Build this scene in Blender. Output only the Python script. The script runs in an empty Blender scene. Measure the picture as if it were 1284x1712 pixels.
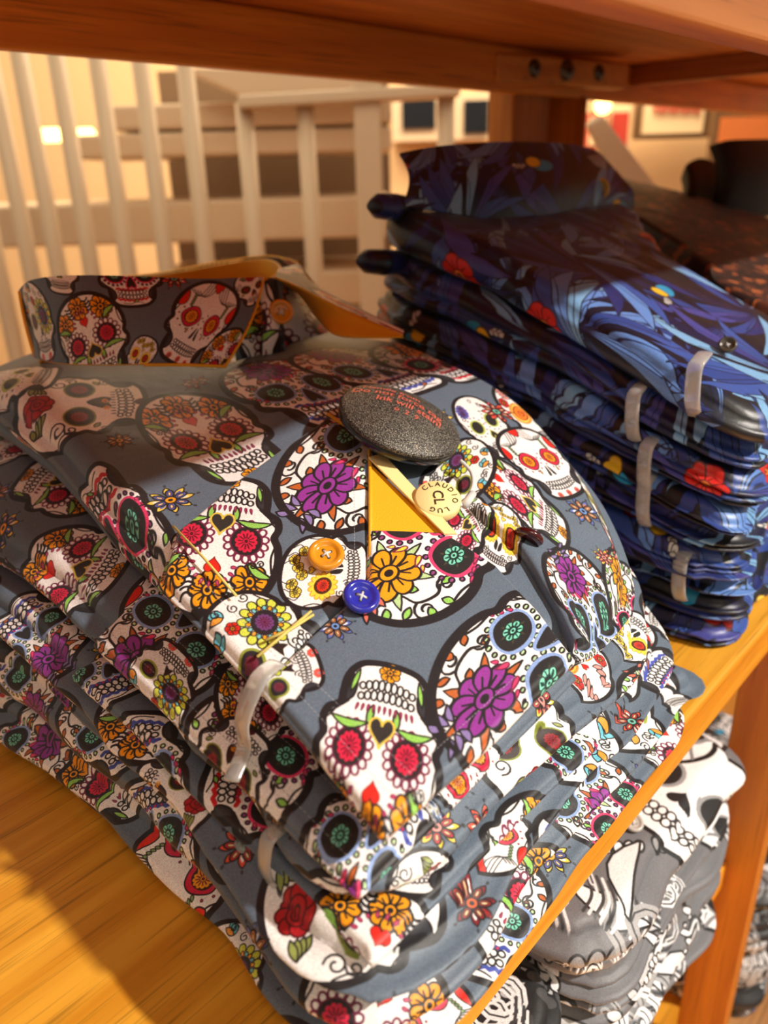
import bpy, math, random
import numpy as np
# ---------------------------------------------------------------- camera, world, lights, exposure
U = 0.28            # metres per scene unit (the camera stands one unit above the middle shelf)
FPX, CX, CY = 1315.0, 642.0, 856.0
S = bpy.context.scene
C = S.collection
def _basis():
    F = np.array([1308., -606., FPX]); V = np.array([88., 3044., FPX])
    X = F / np.linalg.norm(F); Z = -V / np.linalg.norm(V)
    Z = Z - X * (X @ Z); Z /= np.linalg.norm(Z)
    return np.stack([X, np.cross(Z, X), Z])
RW = _basis(); CAM = np.array([0., 0., 1.])
cd = bpy.data.cameras.new('camera'); cam = bpy.data.objects.new('camera', cd); C.objects.link(cam); S.camera = cam
cd.sensor_fit = 'VERTICAL'; cd.sensor_height = 36.0; cd.lens = FPX / 1712 * 36; cd.clip_start = .01; cd.clip_end = 60
_r, _u, _b = RW @ [1, 0, 0], RW @ [0, -1, 0], RW @ [0, 0, -1]
from mathutils import Matrix, Vector
cam.matrix_world = Matrix(((_r[0], _u[0], _b[0], 0), (_r[1], _u[1], _b[1], 0), (_r[2], _u[2], _b[2], U), (0, 0, 0, 1)))
cd.dof.use_dof = True; cd.dof.focus_distance = 1.24 * U; cd.dof.aperture_fstop = 7.5
S.view_settings.view_transform = 'Standard'; S.view_settings.look = 'None'; S.view_settings.gamma = 1; S.view_settings.exposure = 0.0
w = bpy.data.worlds.new('shop_interior'); S.world = w; w.use_nodes = True
bg = w.node_tree.nodes['Background']; bg.inputs[0].default_value = (1.0, .85, .67, 1); bg.inputs[1].default_value = .33
def lamp(name, kind, loc, aim, energy, col, **k):
    d = bpy.data.lights.new(name, kind); d.energy = energy; d.color = col
    for a, v in k.items(): setattr(d, a, v)
    o = bpy.data.objects.new(name, d); C.objects.link(o); o.location = [c * U for c in loc]
    o.rotation_euler = (Vector(aim) - Vector(loc)).to_track_quat('-Z', 'Y').to_euler(); return o
SD = np.array([-.45, 1.1, -1.0])                      # way the ceiling spotlight shines
_t = np.array([1.0, .7, .4]); _p = _t - SD * 7.5
lamp('ceiling_spotlight', 'SPOT', _p, _t, 590, (1.0, .92, .82), spot_size=math.radians(31), spot_blend=.35, shadow_soft_size=.06)
lamp('stair_downlight', 'AREA', (5.6, 6.6, 5.5), (5.8, 7.4, .5), 16, (1.0, .80, .56), shape='DISK', size=.6)
lamp('aisle_downlight', 'AREA', (9.5, 4.5, 6.0), (11, 7.0, 1.0), 36, (1.0, .78, .52), shape='DISK', size=.6)
lamp('back_wall_fill', 'AREA', (7.2, 7.4, 5.2), (8.6, 9.6, 1.2), 24, (1.0, .80, .55), shape='DISK', size=1.2)  # unseen lamp added to brighten the back wall
lamp('landing_downlight', 'AREA', (3.0, 9.2, 4.2), (4.2, 10.5, .8), 12, (1.0, .80, .55), shape='DISK', size=1.2)
lamp('railing_fill', 'AREA', (1.2, 2.9, 5.0), (3.2, 5.6, .6), 10, (1.0, .80, .56), shape='DISK', size=1.0)  # unseen lamp added to light the railing from the front
lamp('floor_bounce_fill', 'SPOT', (-.6, -2.6, 7.5), (-.4, -2.2, -2.4), 1500, (1.0, .86, .66), spot_size=math.radians(34), spot_blend=.6, shadow_soft_size=.05)  # unseen spot added so its floor bounce brightens the shelf undersides
lamp('ceiling_panel', 'AREA', (-1.5, -3.5, 5.5), (1.0, .9, .4), 7, (1.0, .86, .66), shape='DISK', size=.9)
def ray(px, py): return RW @ np.array([px - CX, py - CY, FPX])
def atZ(px, py, z): d = ray(px, py); return CAM + d * ((z - 1) / d[2])
def atY(px, py, y): d = ray(px, py); return CAM + d * (y / d[1])
GF = np.array([.73, .683, 0.]); GF /= np.linalg.norm(GF); GR = np.array([GF[1], -GF[0], 0.])
def atG(px, py, g): d = ray(px, py); return CAM + d * (g / (d @ GF))
# ---------------------------------------------------------------- fabric print drawing (numpy)
class Canvas:
    """A cloth print drawn with signed distance polygons; wrap=True makes it repeat."""
    def __init__(s, w, h, ground, wrap=False):
        s.w, s.h, s.wrap = w, h, wrap
        s.a = np.empty((h, w, 3), np.float32); s.a[:] = np.array(ground, np.float32) / 255.
    def poly(s, pts, fill=None, line=None, lw=1.0, closed=True, soft=1.0):
        pts = np.asarray(pts, np.float32)
        offs = [(0, 0)]
        if s.wrap:
            offs = [(i * s.w, j * s.h) for i in (-1, 0, 1) for j in (-1, 0, 1)]
        for ox, oy in offs:
            s._poly(pts + np.array([ox, oy], np.float32), fill, line, lw, closed, soft)
    def _poly(s, p, fill, line, lw, closed, soft):
        m = lw / 2 + 1.5 + soft
        x0 = max(0, int(math.floor(p[:, 0].min() - m))); x1 = min(s.w, int(math.ceil(p[:, 0].max() + m)) + 1)
        y0 = max(0, int(math.floor(p[:, 1].min() - m))); y1 = min(s.h, int(math.ceil(p[:, 1].max() + m)) + 1)
        if x1 <= x0 or y1 <= y0: return
        X, Y = np.meshgrid(np.arange(x0, x1, dtype=np.float32) + .5, np.arange(y0, y1, dtype=np.float32) + .5)
        n = len(p); d2 = np.full(X.shape, 1e9, np.float32); ins = np.zeros(X.shape, bool)
        for i in range(n if closed else n - 1):
            ax, ay = p[i]; bx, by = p[(i + 1) % n]
            ex, ey = bx - ax, by - ay; L = ex * ex + ey * ey + 1e-9
            t = np.clip(((X - ax) * ex + (Y - ay) * ey) / L, 0, 1)
            dx = X - ax - t * ex; dy = Y - ay - t * ey
            np.minimum(d2, dx * dx + dy * dy, out=d2)
            if closed and fill is not None and abs(ey) > 1e-9:
                c = (ay <= Y) != (by <= Y)
                ins ^= c & (X < ax + (Y - ay) * ex / ey)
        d = np.sqrt(d2); R = s.a[y0:y1, x0:x1]
        if fill is not None:
            sd = np.where(ins, -d, d); al = np.clip(.5 - sd / soft, 0, 1)[..., None]
            R[:] = R * (1 - al) + al * (np.array(fill, np.float32) / 255.)
        if line is not None:
            al = np.clip(lw / 2 + .5 - d, 0, 1) * min(1, lw)
            R[:] = R * (1 - al[..., None]) + al[..., None] * (np.array(line, np.float32) / 255.)

K = (30, 27, 30); WHT = (247, 243, 240); RED = (226, 38, 24); CRIM = (214, 32, 70); PLUM = (112, 34, 66)
ORG = (248, 160, 22); BRN = (190, 98, 44); PUR = (148, 52, 152); LIL = (140, 122, 178); GRN = (148, 206, 92)
TEAL = (128, 214, 186); BLU = (142, 170, 222); PNK = (232, 62, 112); YEL = (246, 214, 70); ROY = (70, 84, 178)
def spl(P, n=6, closed=True):
    """Catmull-Rom through the points."""
    P = np.asarray(P, float); m = len(P); out = []
    for i in range(m if closed else m - 1):
        if closed: a, b, c, d = P[(i - 1) % m], P[i], P[(i + 1) % m], P[(i + 2) % m]
        else: a, b, c, d = P[max(i - 1, 0)], P[i], P[i + 1], P[min(i + 2, m - 1)]
        for k in range(n):
            t = k / n
            out.append(.5 * (2 * b + (c - a) * t + (2 * a - 5 * b + 4 * c - d) * t * t + (3 * b - a - 3 * c + d) * t ** 3))
    if not closed: out.append(P[-1])
    return np.array(out)
def ell(cx, cy, rx, ry=None, rot=0, n=22):
    ry = rx if ry is None else ry; t = np.linspace(0, 2 * math.pi, n, endpoint=False)
    x, y = rx * np.cos(t), ry * np.sin(t); c, q = math.cos(rot), math.sin(rot)
    return np.stack([cx + x * c - y * q, cy + x * q + y * c], 1)
def drop(x, y, L, w, a):
    """Teardrop: round end at (x, y), point L away in direction a."""
    t = np.linspace(0, 2 * math.pi, 14, endpoint=False)
    u = (1 + np.cos(t)) / 2; px = L * u; py = w * np.sin(t) * (1 - u) ** .6
    c, q = math.cos(a), math.sin(a)
    return np.stack([x + px * c - py * q, y + px * q + py * c], 1)
def leaf(x, y, L, w, a, bend=0):
    t = np.linspace(0, 1, 7); up = w * np.sin(math.pi * t) ** .8; b = bend * np.sin(math.pi * t)
    px = np.r_[t, t[::-1][1:-1]] * L; py = np.r_[up + b, (b - up)[::-1][1:-1]]
    c, q = math.cos(a), math.sin(a)
    return np.stack([x + px * c - py * q, y + px * q + py * c], 1)
def heart(x, y, r, flip=1):
    t = np.linspace(0, 2 * math.pi, 26, endpoint=False)
    hx = 16 * np.sin(t) ** 3 / 16; hy = (13 * np.cos(t) - 5 * np.cos(2 * t) - 2 * np.cos(3 * t) - np.cos(4 * t)) / 16
    return np.stack([x + r * hx, y + flip * r * hy], 1)
def curl(x, y, r, a, s=1, turns=1.2):
    t = np.linspace(0, 1, 16); rr = r * (1 - .75 * t); th = a + s * turns * 2 * math.pi * t
    cx, cy = x - r * math.cos(a), y - r * math.sin(a)
    return np.stack([cx + rr * np.cos(th), cy + rr * np.sin(th)], 1)
class Pen:
    """Draws in a motif's own frame: an affine map (2x2 M, origin o) to canvas pixels."""
    def __init__(s, cv, M, o):
        s.cv, s.M, s.o = cv, np.array(M, float), np.array(o, float); s.k = math.sqrt(abs(np.linalg.det(s.M)))
    def __call__(s, pts, fill=None, line=None, lw=.02, closed=True, soft=1.0):
        s.cv.poly(np.asarray(pts) @ s.M.T + s.o, fill, line, max(.35, lw * s.k), closed, soft)
    def sub(s, x, y, r, a=0, sy=1):
        c, q = math.cos(a), math.sin(a)
        return Pen(s.cv, s.M @ (np.array([[c, -q], [q, c]]) @ np.diag([r, r * sy])), s.M @ np.array([x, y]) + s.o)
def flower(p, col, n=9, core=None, line=K, leaves=None, lw=.07, notch=True):
    """A blossom of radius 1 in pen p."""
    if leaves:
        for i in range(6): p(leaf(0, 0, 1.42, .16, i * math.pi / 3 + .25), leaves, line, lw * .7)
    for i in range(n):
        a = 2 * math.pi * i / n; w = 2.7 / n
        P = [(.2, -.1), (.62, -w * .95), (.9, -w * .75), (1.0, -w * .1), (.9, w * .62), (.62, w * .95), (.2, .1)]
        P = np.array(P); c, q = math.cos(a), math.sin(a)
        p(spl(P @ np.array([[c, q], [-q, c]]), 3), col, line, lw)
        if notch: p(np.array([(.36, .03), (.66, .0)]) @ np.array([[c, q], [-q, c]]), None, line, lw * .8, closed=False)
    p(ell(0, 0, .3), core or col, line, lw); p(ell(0, 0, .14), K)
def dahlia(p, col, line=PLUM, n=12):
    for i in range(n):
        a = 2 * math.pi * i / n
        p(ell(.74 * math.cos(a), .74 * math.sin(a), .3, .24, a, 10), col)
    p(ell(0, 0, .78), col)
    for i in range(n):
        a = 2 * math.pi * i / n
        p([(.3 * math.cos(a), .3 * math.sin(a)), (.7 * math.cos(a), .7 * math.sin(a))], None, (90, 10, 30), .1, closed=False)
    p(ell(0, 0, .16), (90, 10, 30))
def tealrose(p):
    for i in range(6): p(leaf(0, 0, 1.0, .12, i * math.pi / 3 + .5), (70, 64, 48))
    for i in range(6):
        a = 2 * math.pi * i / 6
        p(ell(.52 * math.cos(a), .52 * math.sin(a), .24, .3, a, 12), TEAL, (16, 42, 40), .08)
        p([(.34 * math.cos(a), .34 * math.sin(a)), (.6 * math.cos(a), .6 * math.sin(a))], None, (16, 60, 56), .1, closed=False)
    p(ell(0, 0, .26), TEAL, (16, 42, 40), .1); p(ell(0, 0, .1), (16, 60, 56))
def teeth(p, y, w, h, n, col=WHT, gum=None, bend=.06):
    if gum:
        for sgn in (1, -1):
            P = [(-w * 1.06 + 2.12 * w * i / 14, y + bend * (2 * i / 14 - 1) ** 2 + sgn * (h * 1.02 + .035 * (i % 2))) for i in range(15)]
            p(P, None, gum, .06, closed=False)
    for r in (1, -1):
        for i in range(n):
            x = -w + 2 * w * (i + .5) / n; e = 1 - .45 * abs(x / w) ** 2
            yy = y + bend * (x / w) ** 2 + r * h * .5 * (1 if r > 0 else .9)
            p(ell(x, yy, w / n * .98, h * .5 * e, 0, 12), col, K, .024)
OUT = [(0, 1.0), (.3, .965), (.58, .84), (.79, .6), (.88, .3), (.86, .05), (.79, -.1), (.84, -.24), (.8, -.38), (.64, -.46),
       (.63, -.6), (.6, -.8), (.45, -.95), (.22, -1.0)]
def outline_pts(jaw=1.0):
    R = [(x, y if y > -.45 else -.45 + (y + .45) * jaw) for x, y in OUT]
    return R + [(0, -.45 - .56 * jaw)] + [(-x, y) for x, y in R[:0:-1]]
def vine(p, s, col):
    """Curled stem with leaves on one side (s = +1 or -1) of the forehead."""
    p(spl([(s * .2, .92), (s * .3, .68), (s * .52, .62), (s * .62, .42), (s * .56, .3)], 5, False), None, K, .03, closed=False)
    p(curl(s * .52, .62, .13, 0 if s < 0 else math.pi, -s), None, K, .028, closed=False)
    p(curl(s * .6, .36, .11, math.pi / 2, s), None, K, .028, closed=False)
    p(curl(s * .3, .7, .12, math.pi * (s < 0), s), None, K, .028, closed=False)
    for x, y, a in ((.3, .86, .6), (.5, .7, 1.2), (.66, .58, .3), (.7, .42, -.4), (.42, .5, 2.6), (.56, .28, -1.4)):
        aa = a if s > 0 else math.pi - a
        p(leaf(s * x, y, .15, .045, aa), col, K, .02)
def skull(p, kind='red', rnd=None):
    """A sugar skull, crown up, height -1..1."""
    rnd = rnd or random.Random(1); o = spl(outline_pts(), 5)
    p(o, None, K, .13); p(o, WHT, K, .055)
    # cheek hollow, jaw lines
    for s in (1, -1):
        p(spl([(s * .62, -.5), (s * .5, -.56), (s * .47, -.72), (s * .55, -.82), (s * .6, -.68)], 4), (52, 52, 58), K, .03)
        p(spl([(s * .83, -.3), (s * .66, -.42), (s * .55, -.5)], 4, False), None, K, .03, closed=False)
        p(spl([(s * .88, -.22), (s * .74, -.34), (s * .6, -.62), (s * .57, -.85)], 4, False), None, K, .022, closed=False)
        p(spl([(s * .84, .02), (s * .8, .2), (s * .83, .4)], 4, False), None, K, .025, closed=False)
    if kind == 'red':
        for x, y, r, a in ((0, .74, .26, .2), (-.55, .56, .26, .9), (.55, .56, .26, .1)):
            q = p.sub(x, y, r, a)
            if y > .7 or True: flower(q, ORG, 8, ORG, K, None, .1)
        p(o, None, K, .055)
        p(heart(0, .42, .12), RED, (120, 20, 16), .012)
        for i in range(9):
            a = math.pi * (i / 8.0); x, y = .26 * math.cos(a), .4 + .24 * math.sin(a) * (.9)
            p(drop(x, y, .1, .028, a), (206, 70, 110), PLUM, .014)
        for s in (1, -1):
            for k in range(4):
                p(spl([(s * (.2 + .0 * k), .62 + .07 * k), (s * .28, .6 + .07 * k), (s * .36, .64 + .07 * k)], 3, False), None, K, .035, closed=False)
            p(leaf(s * .46, .3, .42, .055, math.pi / 2 - s * 1.15, s * .05), GRN, K, .024)
            p(curl(s * .5, .34, .06, 0, s), None, K, .018, closed=False); p(curl(s * .62, .3, .05, 0, s), None, K, .018, closed=False)
            cx, cy = s * .41, .0
            for i in range(15):
                a = 2 * math.pi * i / 15; p(ell(cx + .275 * math.cos(a), cy + .26 * math.sin(a), .062, .05, a, 10), WHT, PLUM, .026)
            p(ell(cx, cy, .235, .215), (40, 30, 34), PLUM, .02); dahlia(p.sub(cx, cy, .165), CRIM)
            p(leaf(s * .2, -.3, .56, .05, -.02 if s > 0 else math.pi + .02, s * .06), GRN, K, .024)
            p(leaf(s * .22, -.28, .24, .05, math.pi / 2 - s * .2 + math.pi, 0), GRN, K, .022)
        p(heart(0, -.24, .185, -1), (48, 44, 42), (226, 196, 80), .03)
        for i in range(11): p(drop(-.4 + .08 * i, -.52 + .02 * abs(i - 5) / 5, .09, .022, math.pi / 2 + (5 - i) * .06), (196, 70, 108), PLUM, .014)
        teeth(p, -.7, .43, .13, 9)
        flower(p.sub(0, -.93, .17, 0, .7), ORG, 7, ORG, K, None, .1)
        for s in (1, -1): p(leaf(s * .46, -.9, .3, .04, math.pi / 2 - s * .3), GRN, K, .02)
    elif kind in ('teal', 'pink'):
        rim = BLU if kind == 'teal' else PNK; fl = PUR if kind == 'teal' else ORG; lf = BRN if kind == 'teal' else GRN
        vine(p, 1, lf); vine(p, -1, lf)
        q = p.sub(0, .54, .36, .3); flower(q, fl, 9, fl, K, lf if kind == 'teal' else (186, 214, 150), .07)
        for s in (1, -1):
            for i in range(3): p(leaf(s * .06, .97 - .05 * i, .22, .035, math.pi / 2 - s * (1.1 + .3 * i), .02), LIL if kind == 'teal' else (240, 110, 90), K, .02)
            p(drop(s * .1, .16, .17, .045, math.pi / 2 + s * -.5), PNK if kind == 'teal' else YEL, PLUM, .016)
            p(drop(s * .22, .24, .1, .03, math.pi / 2 - s * .9), PNK if kind == 'teal' else YEL, PLUM, .014)
            cx, cy = s * .42, -.08
            for i in range(17):
                a = 2 * math.pi * i / 17; p(ell(cx + .335 * math.cos(a), cy + .32 * math.sin(a), .029 if i % 2 else .034, None, 0, 9), (196, 226, 168) if kind == 'teal' else (150, 70, 130), K, .02)
            e = spl([(cx - .25, cy), (cx - .19, cy + .17), (cx, cy + .23), (cx + .2, cy + .16), (cx + .25, cy - .02), (cx + .16, cy - .19), (cx - .03, cy - .23), (cx - .19, cy - .16)], 4)
            p(e, None, rim, .085); p(e, (36, 34, 36)); tealrose(p.sub(cx, cy, .175))
            for i in range(3): p(drop(s * (.66 + .06 * i), -.22 + .1 * i, .09, .03, 1.2 - s * .7), PNK, PLUM, .014)
        n = spl([(0, -.16), (-.11, -.34), (-.12, -.46), (-.04, -.46), (0, -.42), (.04, -.46), (.12, -.46), (.11, -.34)], 4)
        p(n, None, rim, .075); p(n, (40, 38, 40))
        g = (66, 80, 170) if kind == 'teal' else (206, 30, 40)
        teeth(p, -.7, .42, .13, 8, WHT, g)
        for i in range(7): p(ell(-.3 + .1 * i, -.53, .022, None, 0, 8), PNK, PLUM, .012)
        p(spl([(-.3, -.92), (-.1, -.95), (.1, -.9), (.3, -.93)], 4, False), None, K, .02, closed=False); p(leaf(.02, -.9, .14, .03, .4), lf, K, .016)
    elif kind == 'sun':
        for i in range(6):
            x = -.5 + .2 * i; flower(p.sub(x, .62 + .12 * math.sin(i * 2.1), .13, i), YEL, 5, YEL, K, None, .12)
        for s in (1, -1):
            for k in range(3): p(spl([(s * (.2 + .2 * k), .98 - .1 * k), (s * (.28 + .2 * k), .82 - .1 * k), (s * (.2 + .18 * k), .7 - .1 * k)], 4, False), None, K, .02, closed=False)
            cx = s * .4
            for i in range(14):
                a = 2 * math.pi * i / 14; p(ell(cx + .25 * math.cos(a), .02 + .25 * math.sin(a), .09, .06, a, 9), YEL, (210, 140, 20), .016)
            p(ell(cx, .02, .25), YEL); p(ell(cx, .02, .2), (70, 40, 20)); dahlia(p.sub(cx, .02, .14), (226, 60, 30))
            p(spl([(s * .12, -.12), (s * .14, -.34), (s * .03, -.42), (s * .03, -.2)], 4), (36, 32, 34))
            p(curl(s * .34, -.44, .1, 1, s), None, K, .02, closed=False); p(curl(s * .56, -.3, .1, 1, -s), None, K, .02, closed=False)
        p(heart(0, .3, .09), YEL, K, .014); teeth(p, -.68, .45, .14, 11)
    elif kind == 'orange':
        for s in (1, -1):
            for k in range(4):
                p(spl([(s * (.06 + .07 * k), .98), (s * (.12 + .1 * k), .7 - .04 * k), (s * (.34 + .07 * k), .55), (s * (.5 + .08 * k), .66)], 5, False), None, K, .02, closed=False)
            p(spl([(s * .84, .2), (s * .86, .42), (s * .76, .62), (s * .68, .44), (s * .7, .26)], 4), RED, K, .02)
            for k in range(5): p(leaf(s * .5, .24 + .07 * k, .1, .028, 1.57 - s * 1.0), (126, 160, 96), K, .014)
            cx = s * .38
            p(spl([(cx - .27, .02), (cx - .1, .25), (cx + .12, .25), (cx + .28, .02), (cx + .1, -.2), (cx - .1, -.2)], 5), CRIM, K, .02)
            p(ell(cx, .02, .19, .165), (60, 26, 20)); dahlia(p.sub(cx, .02, .15), ORG)
            for k in range(8): p(ell(cx + .34 * math.cos(2.6 + .55 * k), .02 + .3 * math.sin(2.6 + .55 * k), .02, None, 0, 7), CRIM, K, .01)
            p(spl([(s * .03, -.16), (s * .12, -.4), (s * .1, -.45), (s * .03, -.4)], 4), (44, 40, 42))
            p(drop(s * .3, -.36, .12, .03, 1.5), ORG, K, .014)
        p(spl([(-.16, .98), (0, .74), (.16, .98)], 4), RED, K, .02)
        teeth(p, -.7, .43, .12, 10)
        for x in (-.3, 0, .3): dahlia(p.sub(x, -.92, .08), (240, 120, 100))
    elif kind == 'rose':
        r = p.sub(.0, .62, .24, .4)
        for i in range(7): r(ell(.6 * math.cos(i * .9), .6 * math.sin(i * .9), .44, None, 0, 12), (186, 26, 34), (90, 8, 14), .1)
        r(ell(0, 0, .5), (186, 26, 34), (90, 8, 14), .1); r(curl(.3, 0, .3, 0), None, (90, 8, 14), .1, closed=False)
        for s in (1, -1):
            for k in range(4): p(leaf(s * .26, .5 + .08 * k, .26, .05, 1.57 - s * (1.3 + .25 * k - .4)), (150, 160, 84), K, .02)
            p(curl(s * .62, .45, .14, 1.2, s), None, K, .026, closed=False); p(curl(s * .72, .22, .1, 1.2, -s), None, K, .026, closed=False)
            cx = s * .4
            p(ell(cx, .0, .26, .235), (46, 30, 24), (130, 140, 50), .03); dahlia(p.sub(cx, 0, .13), (150, 24, 32))
            p(curl(s * .7, -.32, .09, 1, s), None, K, .02, closed=False); p(leaf(s * .56, -.3, .16, .04, 1.57 - s), (150, 160, 84), K, .016)
        p(spl([(0, -.12), (.15, -.34), (.12, -.47), (0, -.43), (-.12, -.47), (-.15, -.34)], 4), (60, 24, 20), K, .03)
        for s in (1, -1): p(curl(s * .1, -.4, .06, 0, s), None, ORG, .026, closed=False)
        for i in range(9): p(drop(-.32 + .08 * i, -.55, .08, .018, 1.57), LIL, K, .008)
        teeth(p, -.72, .42, .13, 9); flower(p.sub(0, -.95, .1), (110, 20, 40), 6, None, K, None, .1)
    elif kind == 'side':
        # plain grey-white skull with dark sockets, chevrons and a blue flower
        dahlia(p.sub(-.45, .6, .22), (90, 96, 180))
        for s in (1, -1):
            p(ell(s * .38, .05, .24, .2), (40, 38, 36), (180, 196, 90), .05)
            for k in range(12): p(ell(s * .38 + .33 * math.cos(.52 * k), .05 + .3 * math.sin(.52 * k), .02, None, 0, 7), (160, 80, 150), K, .01)
            for k in range(3): p(curl(s * (.3 + .18 * k), .78 - .14 * k, .09, k, s), None, K, .018, closed=False)
        p(heart(0, -.3, .14, -1), (44, 40, 40), (190, 190, 90), .03); teeth(p, -.7, .44, .14, 12)
        for i in range(9): p(ell(-.36 + .09 * i, -.5, .02, None, 0, 7), (90, 96, 180), K, .01)
    elif kind == 'flame':
        for s in (1, -1):
            cx = s * .38
            p(ell(cx, .05, .34, .3), (250, 208, 90), (250, 150, 60), .06); p(ell(cx, .05, .24, .21), (240, 130, 40), (150, 40, 20), .03); p(curl(cx + .12, .05, .12, 0, s), None, (150, 40, 20), .03, closed=False)
            for k in range(4): p(leaf(s * .2, .5 + .1 * k, .3, .05, 1.57 - s * 1.1), (236, 150, 140), K, .02)
            flower(p.sub(s * .6, .5, .16), RED, 6, ORG, K, None, .1)
        p(heart(0, .4, .1), RED, K, .01); p(heart(0, -.28, .14, -1), (50, 30, 30), K, .02); teeth(p, -.7, .42, .13, 11)
    elif kind == 'garland':
        # big flower round one eye, dragonflies, leaf crown
        for i in range(13):
            a = i * 2 * math.pi / 13
            p(ell(.36 + .4 * math.cos(a), .05 + .36 * math.sin(a), .1, .085, a, 10), (214, 222, 80), K, .02)
        for i in range(18):
            a = i * 2 * math.pi / 18
            p(ell(.36 + .29 * math.cos(a), .05 + .27 * math.sin(a), .05, .04, a, 8), (120, 200, 205) if i % 2 else ORG, K, .016)
        p(ell(.36, .05, .25, .23), (40, 34, 40)); dahlia(p.sub(.36, .05, .16), (110, 62, 120))
        p(ell(-.42, .02, .24, .21), (40, 34, 40), (150, 160, 60), .05); dahlia(p.sub(-.42, .02, .12), (110, 40, 60))
        for x, y, a in ((-.3, .6, .6), (.2, .72, 1.8), (-.62, .35, 2.2)):
            p(leaf(x, y, .3, .08, a), (110, 196, 214), K, .02); p(leaf(x, y, .26, .07, a + .6), (240, 160, 60), K, .02); p(leaf(x, y, .2, .05, a - .6), (110, 196, 214), K, .02)
        for s in (1, -1):
            for k in range(3): p(curl(s * (.3 + .16 * k), .86 - .13 * k, .1, k * 1.3, s), None, K, .022, closed=False)
            p(curl(s * .2, -.4, .12, 1.6, s), None, K, .026, closed=False)
        flower(p.sub(.05, .5, .13), RED, 6, ORG, K, None, .1)
        p(spl([(0, -.16), (.11, -.42), (0, -.38), (-.11, -.42)], 4), (44, 30, 30)); teeth(p, -.68, .44, .13, 11)
        for x in (-.26, .3): flower(p.sub(x, -.93, .12), (244, 110, 96), 7, WHT, (190, 40, 40), None, .1)
    p(o, None, K, .055)
def ornament(p, c1, c2, core, line=K):
    """Little eight-petalled flower with an outer ring of tips, radius about 1."""
    for i in range(8):
        a = math.pi * (i + .5) / 4
        p(leaf(.3 * math.cos(a), .3 * math.sin(a), .72, .17, a), c2, line, .06)
        p(leaf(.35 * math.cos(a), .35 * math.sin(a), .42, .08, a), WHT if i % 2 else c1, None)
    for i in range(8) if False else range(6):
        a = 2 * math.pi * i / 6
        p(ell(.5 * math.cos(a), .5 * math.sin(a), .3, .17, a, 12), c1, line, .08); p(ell(.5 * math.cos(a), .5 * math.sin(a), .16, .07, a, 8), (236, 196, 150), line, .03)
    p(ell(0, 0, .26), core, line, .08); p(ell(0, 0, .1), line)
    for i in range(8):
        a = math.pi * (i + .5) / 4; p(ell(1.18 * math.cos(a), 1.18 * math.sin(a), .07, .04, a, 7), None, line, .04)
ORNS = [((210, 128, 78), (92, 112, 186), (110, 150, 214)), ((92, 100, 186), (244, 208, 84), ORG), ((206, 44, 40), (226, 84, 60), (110, 190, 170)),
        ((226, 60, 70), YEL, (240, 150, 140)), ((160, 44, 40), (130, 30, 40), (206, 90, 40)), ((198, 128, 50), (60, 44, 40), (236, 176, 60))]
KINDS = ['red', 'teal', 'pink', 'sun', 'orange', 'rose', 'side', 'flame', 'garland']
GROUND = (96, 110, 126)
def place(cv, kind, cx, cy, r, ang, sx=.95):
    """Skull at pixel (cx, cy), half height r pixels, its crown pointing along ang."""
    ux, uy = math.cos(ang), math.sin(ang)
    skull(Pen(cv, [[r * sx * uy, r * ux], [-r * sx * ux, r * uy]], (cx, cy)), kind)
def print_tile(size, seed, nbig=11, nmid=12, norn=16, rb=.098):
    """A repeating length of the skull cloth."""
    rnd = random.Random(seed); cv = Canvas(size, size, GROUND, True); put = []; S = size
    def ok(x, y, r):
        for X, Y, R in put:
            dx = abs(x - X); dy = abs(y - Y); dx = min(dx, S - dx); dy = min(dy, S - dy)
            if dx * dx + dy * dy < (r + R) ** 2: return False
        return True
    big = ['red', 'teal', 'pink', 'red', 'teal', 'garland', 'rose', 'orange', 'red', 'teal', 'pink']; mid = ['sun', 'orange', 'side', 'flame', 'rose', 'garland']
    for n, r, lst in ((nbig, rb * S, big), (nmid, rb * .66 * S, mid), (norn, rb * .3 * S, None)):
        k = 0
        for t in range(4000):
            x, y = rnd.random() * S, rnd.random() * S
            if ok(x, y, r * (1.0 if lst else 1.15)):
                put.append((x, y, r * (1.0 if lst else 1.15)))
                if lst: place(cv, lst[k % len(lst)], x, y, r * 1.03, rnd.random() * 6.28)
                else: ornament(Pen(cv, np.eye(2) * r, (x, y)), *ORNS[k % 6])
                k += 1
                if k >= n: break
    return cv
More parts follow.
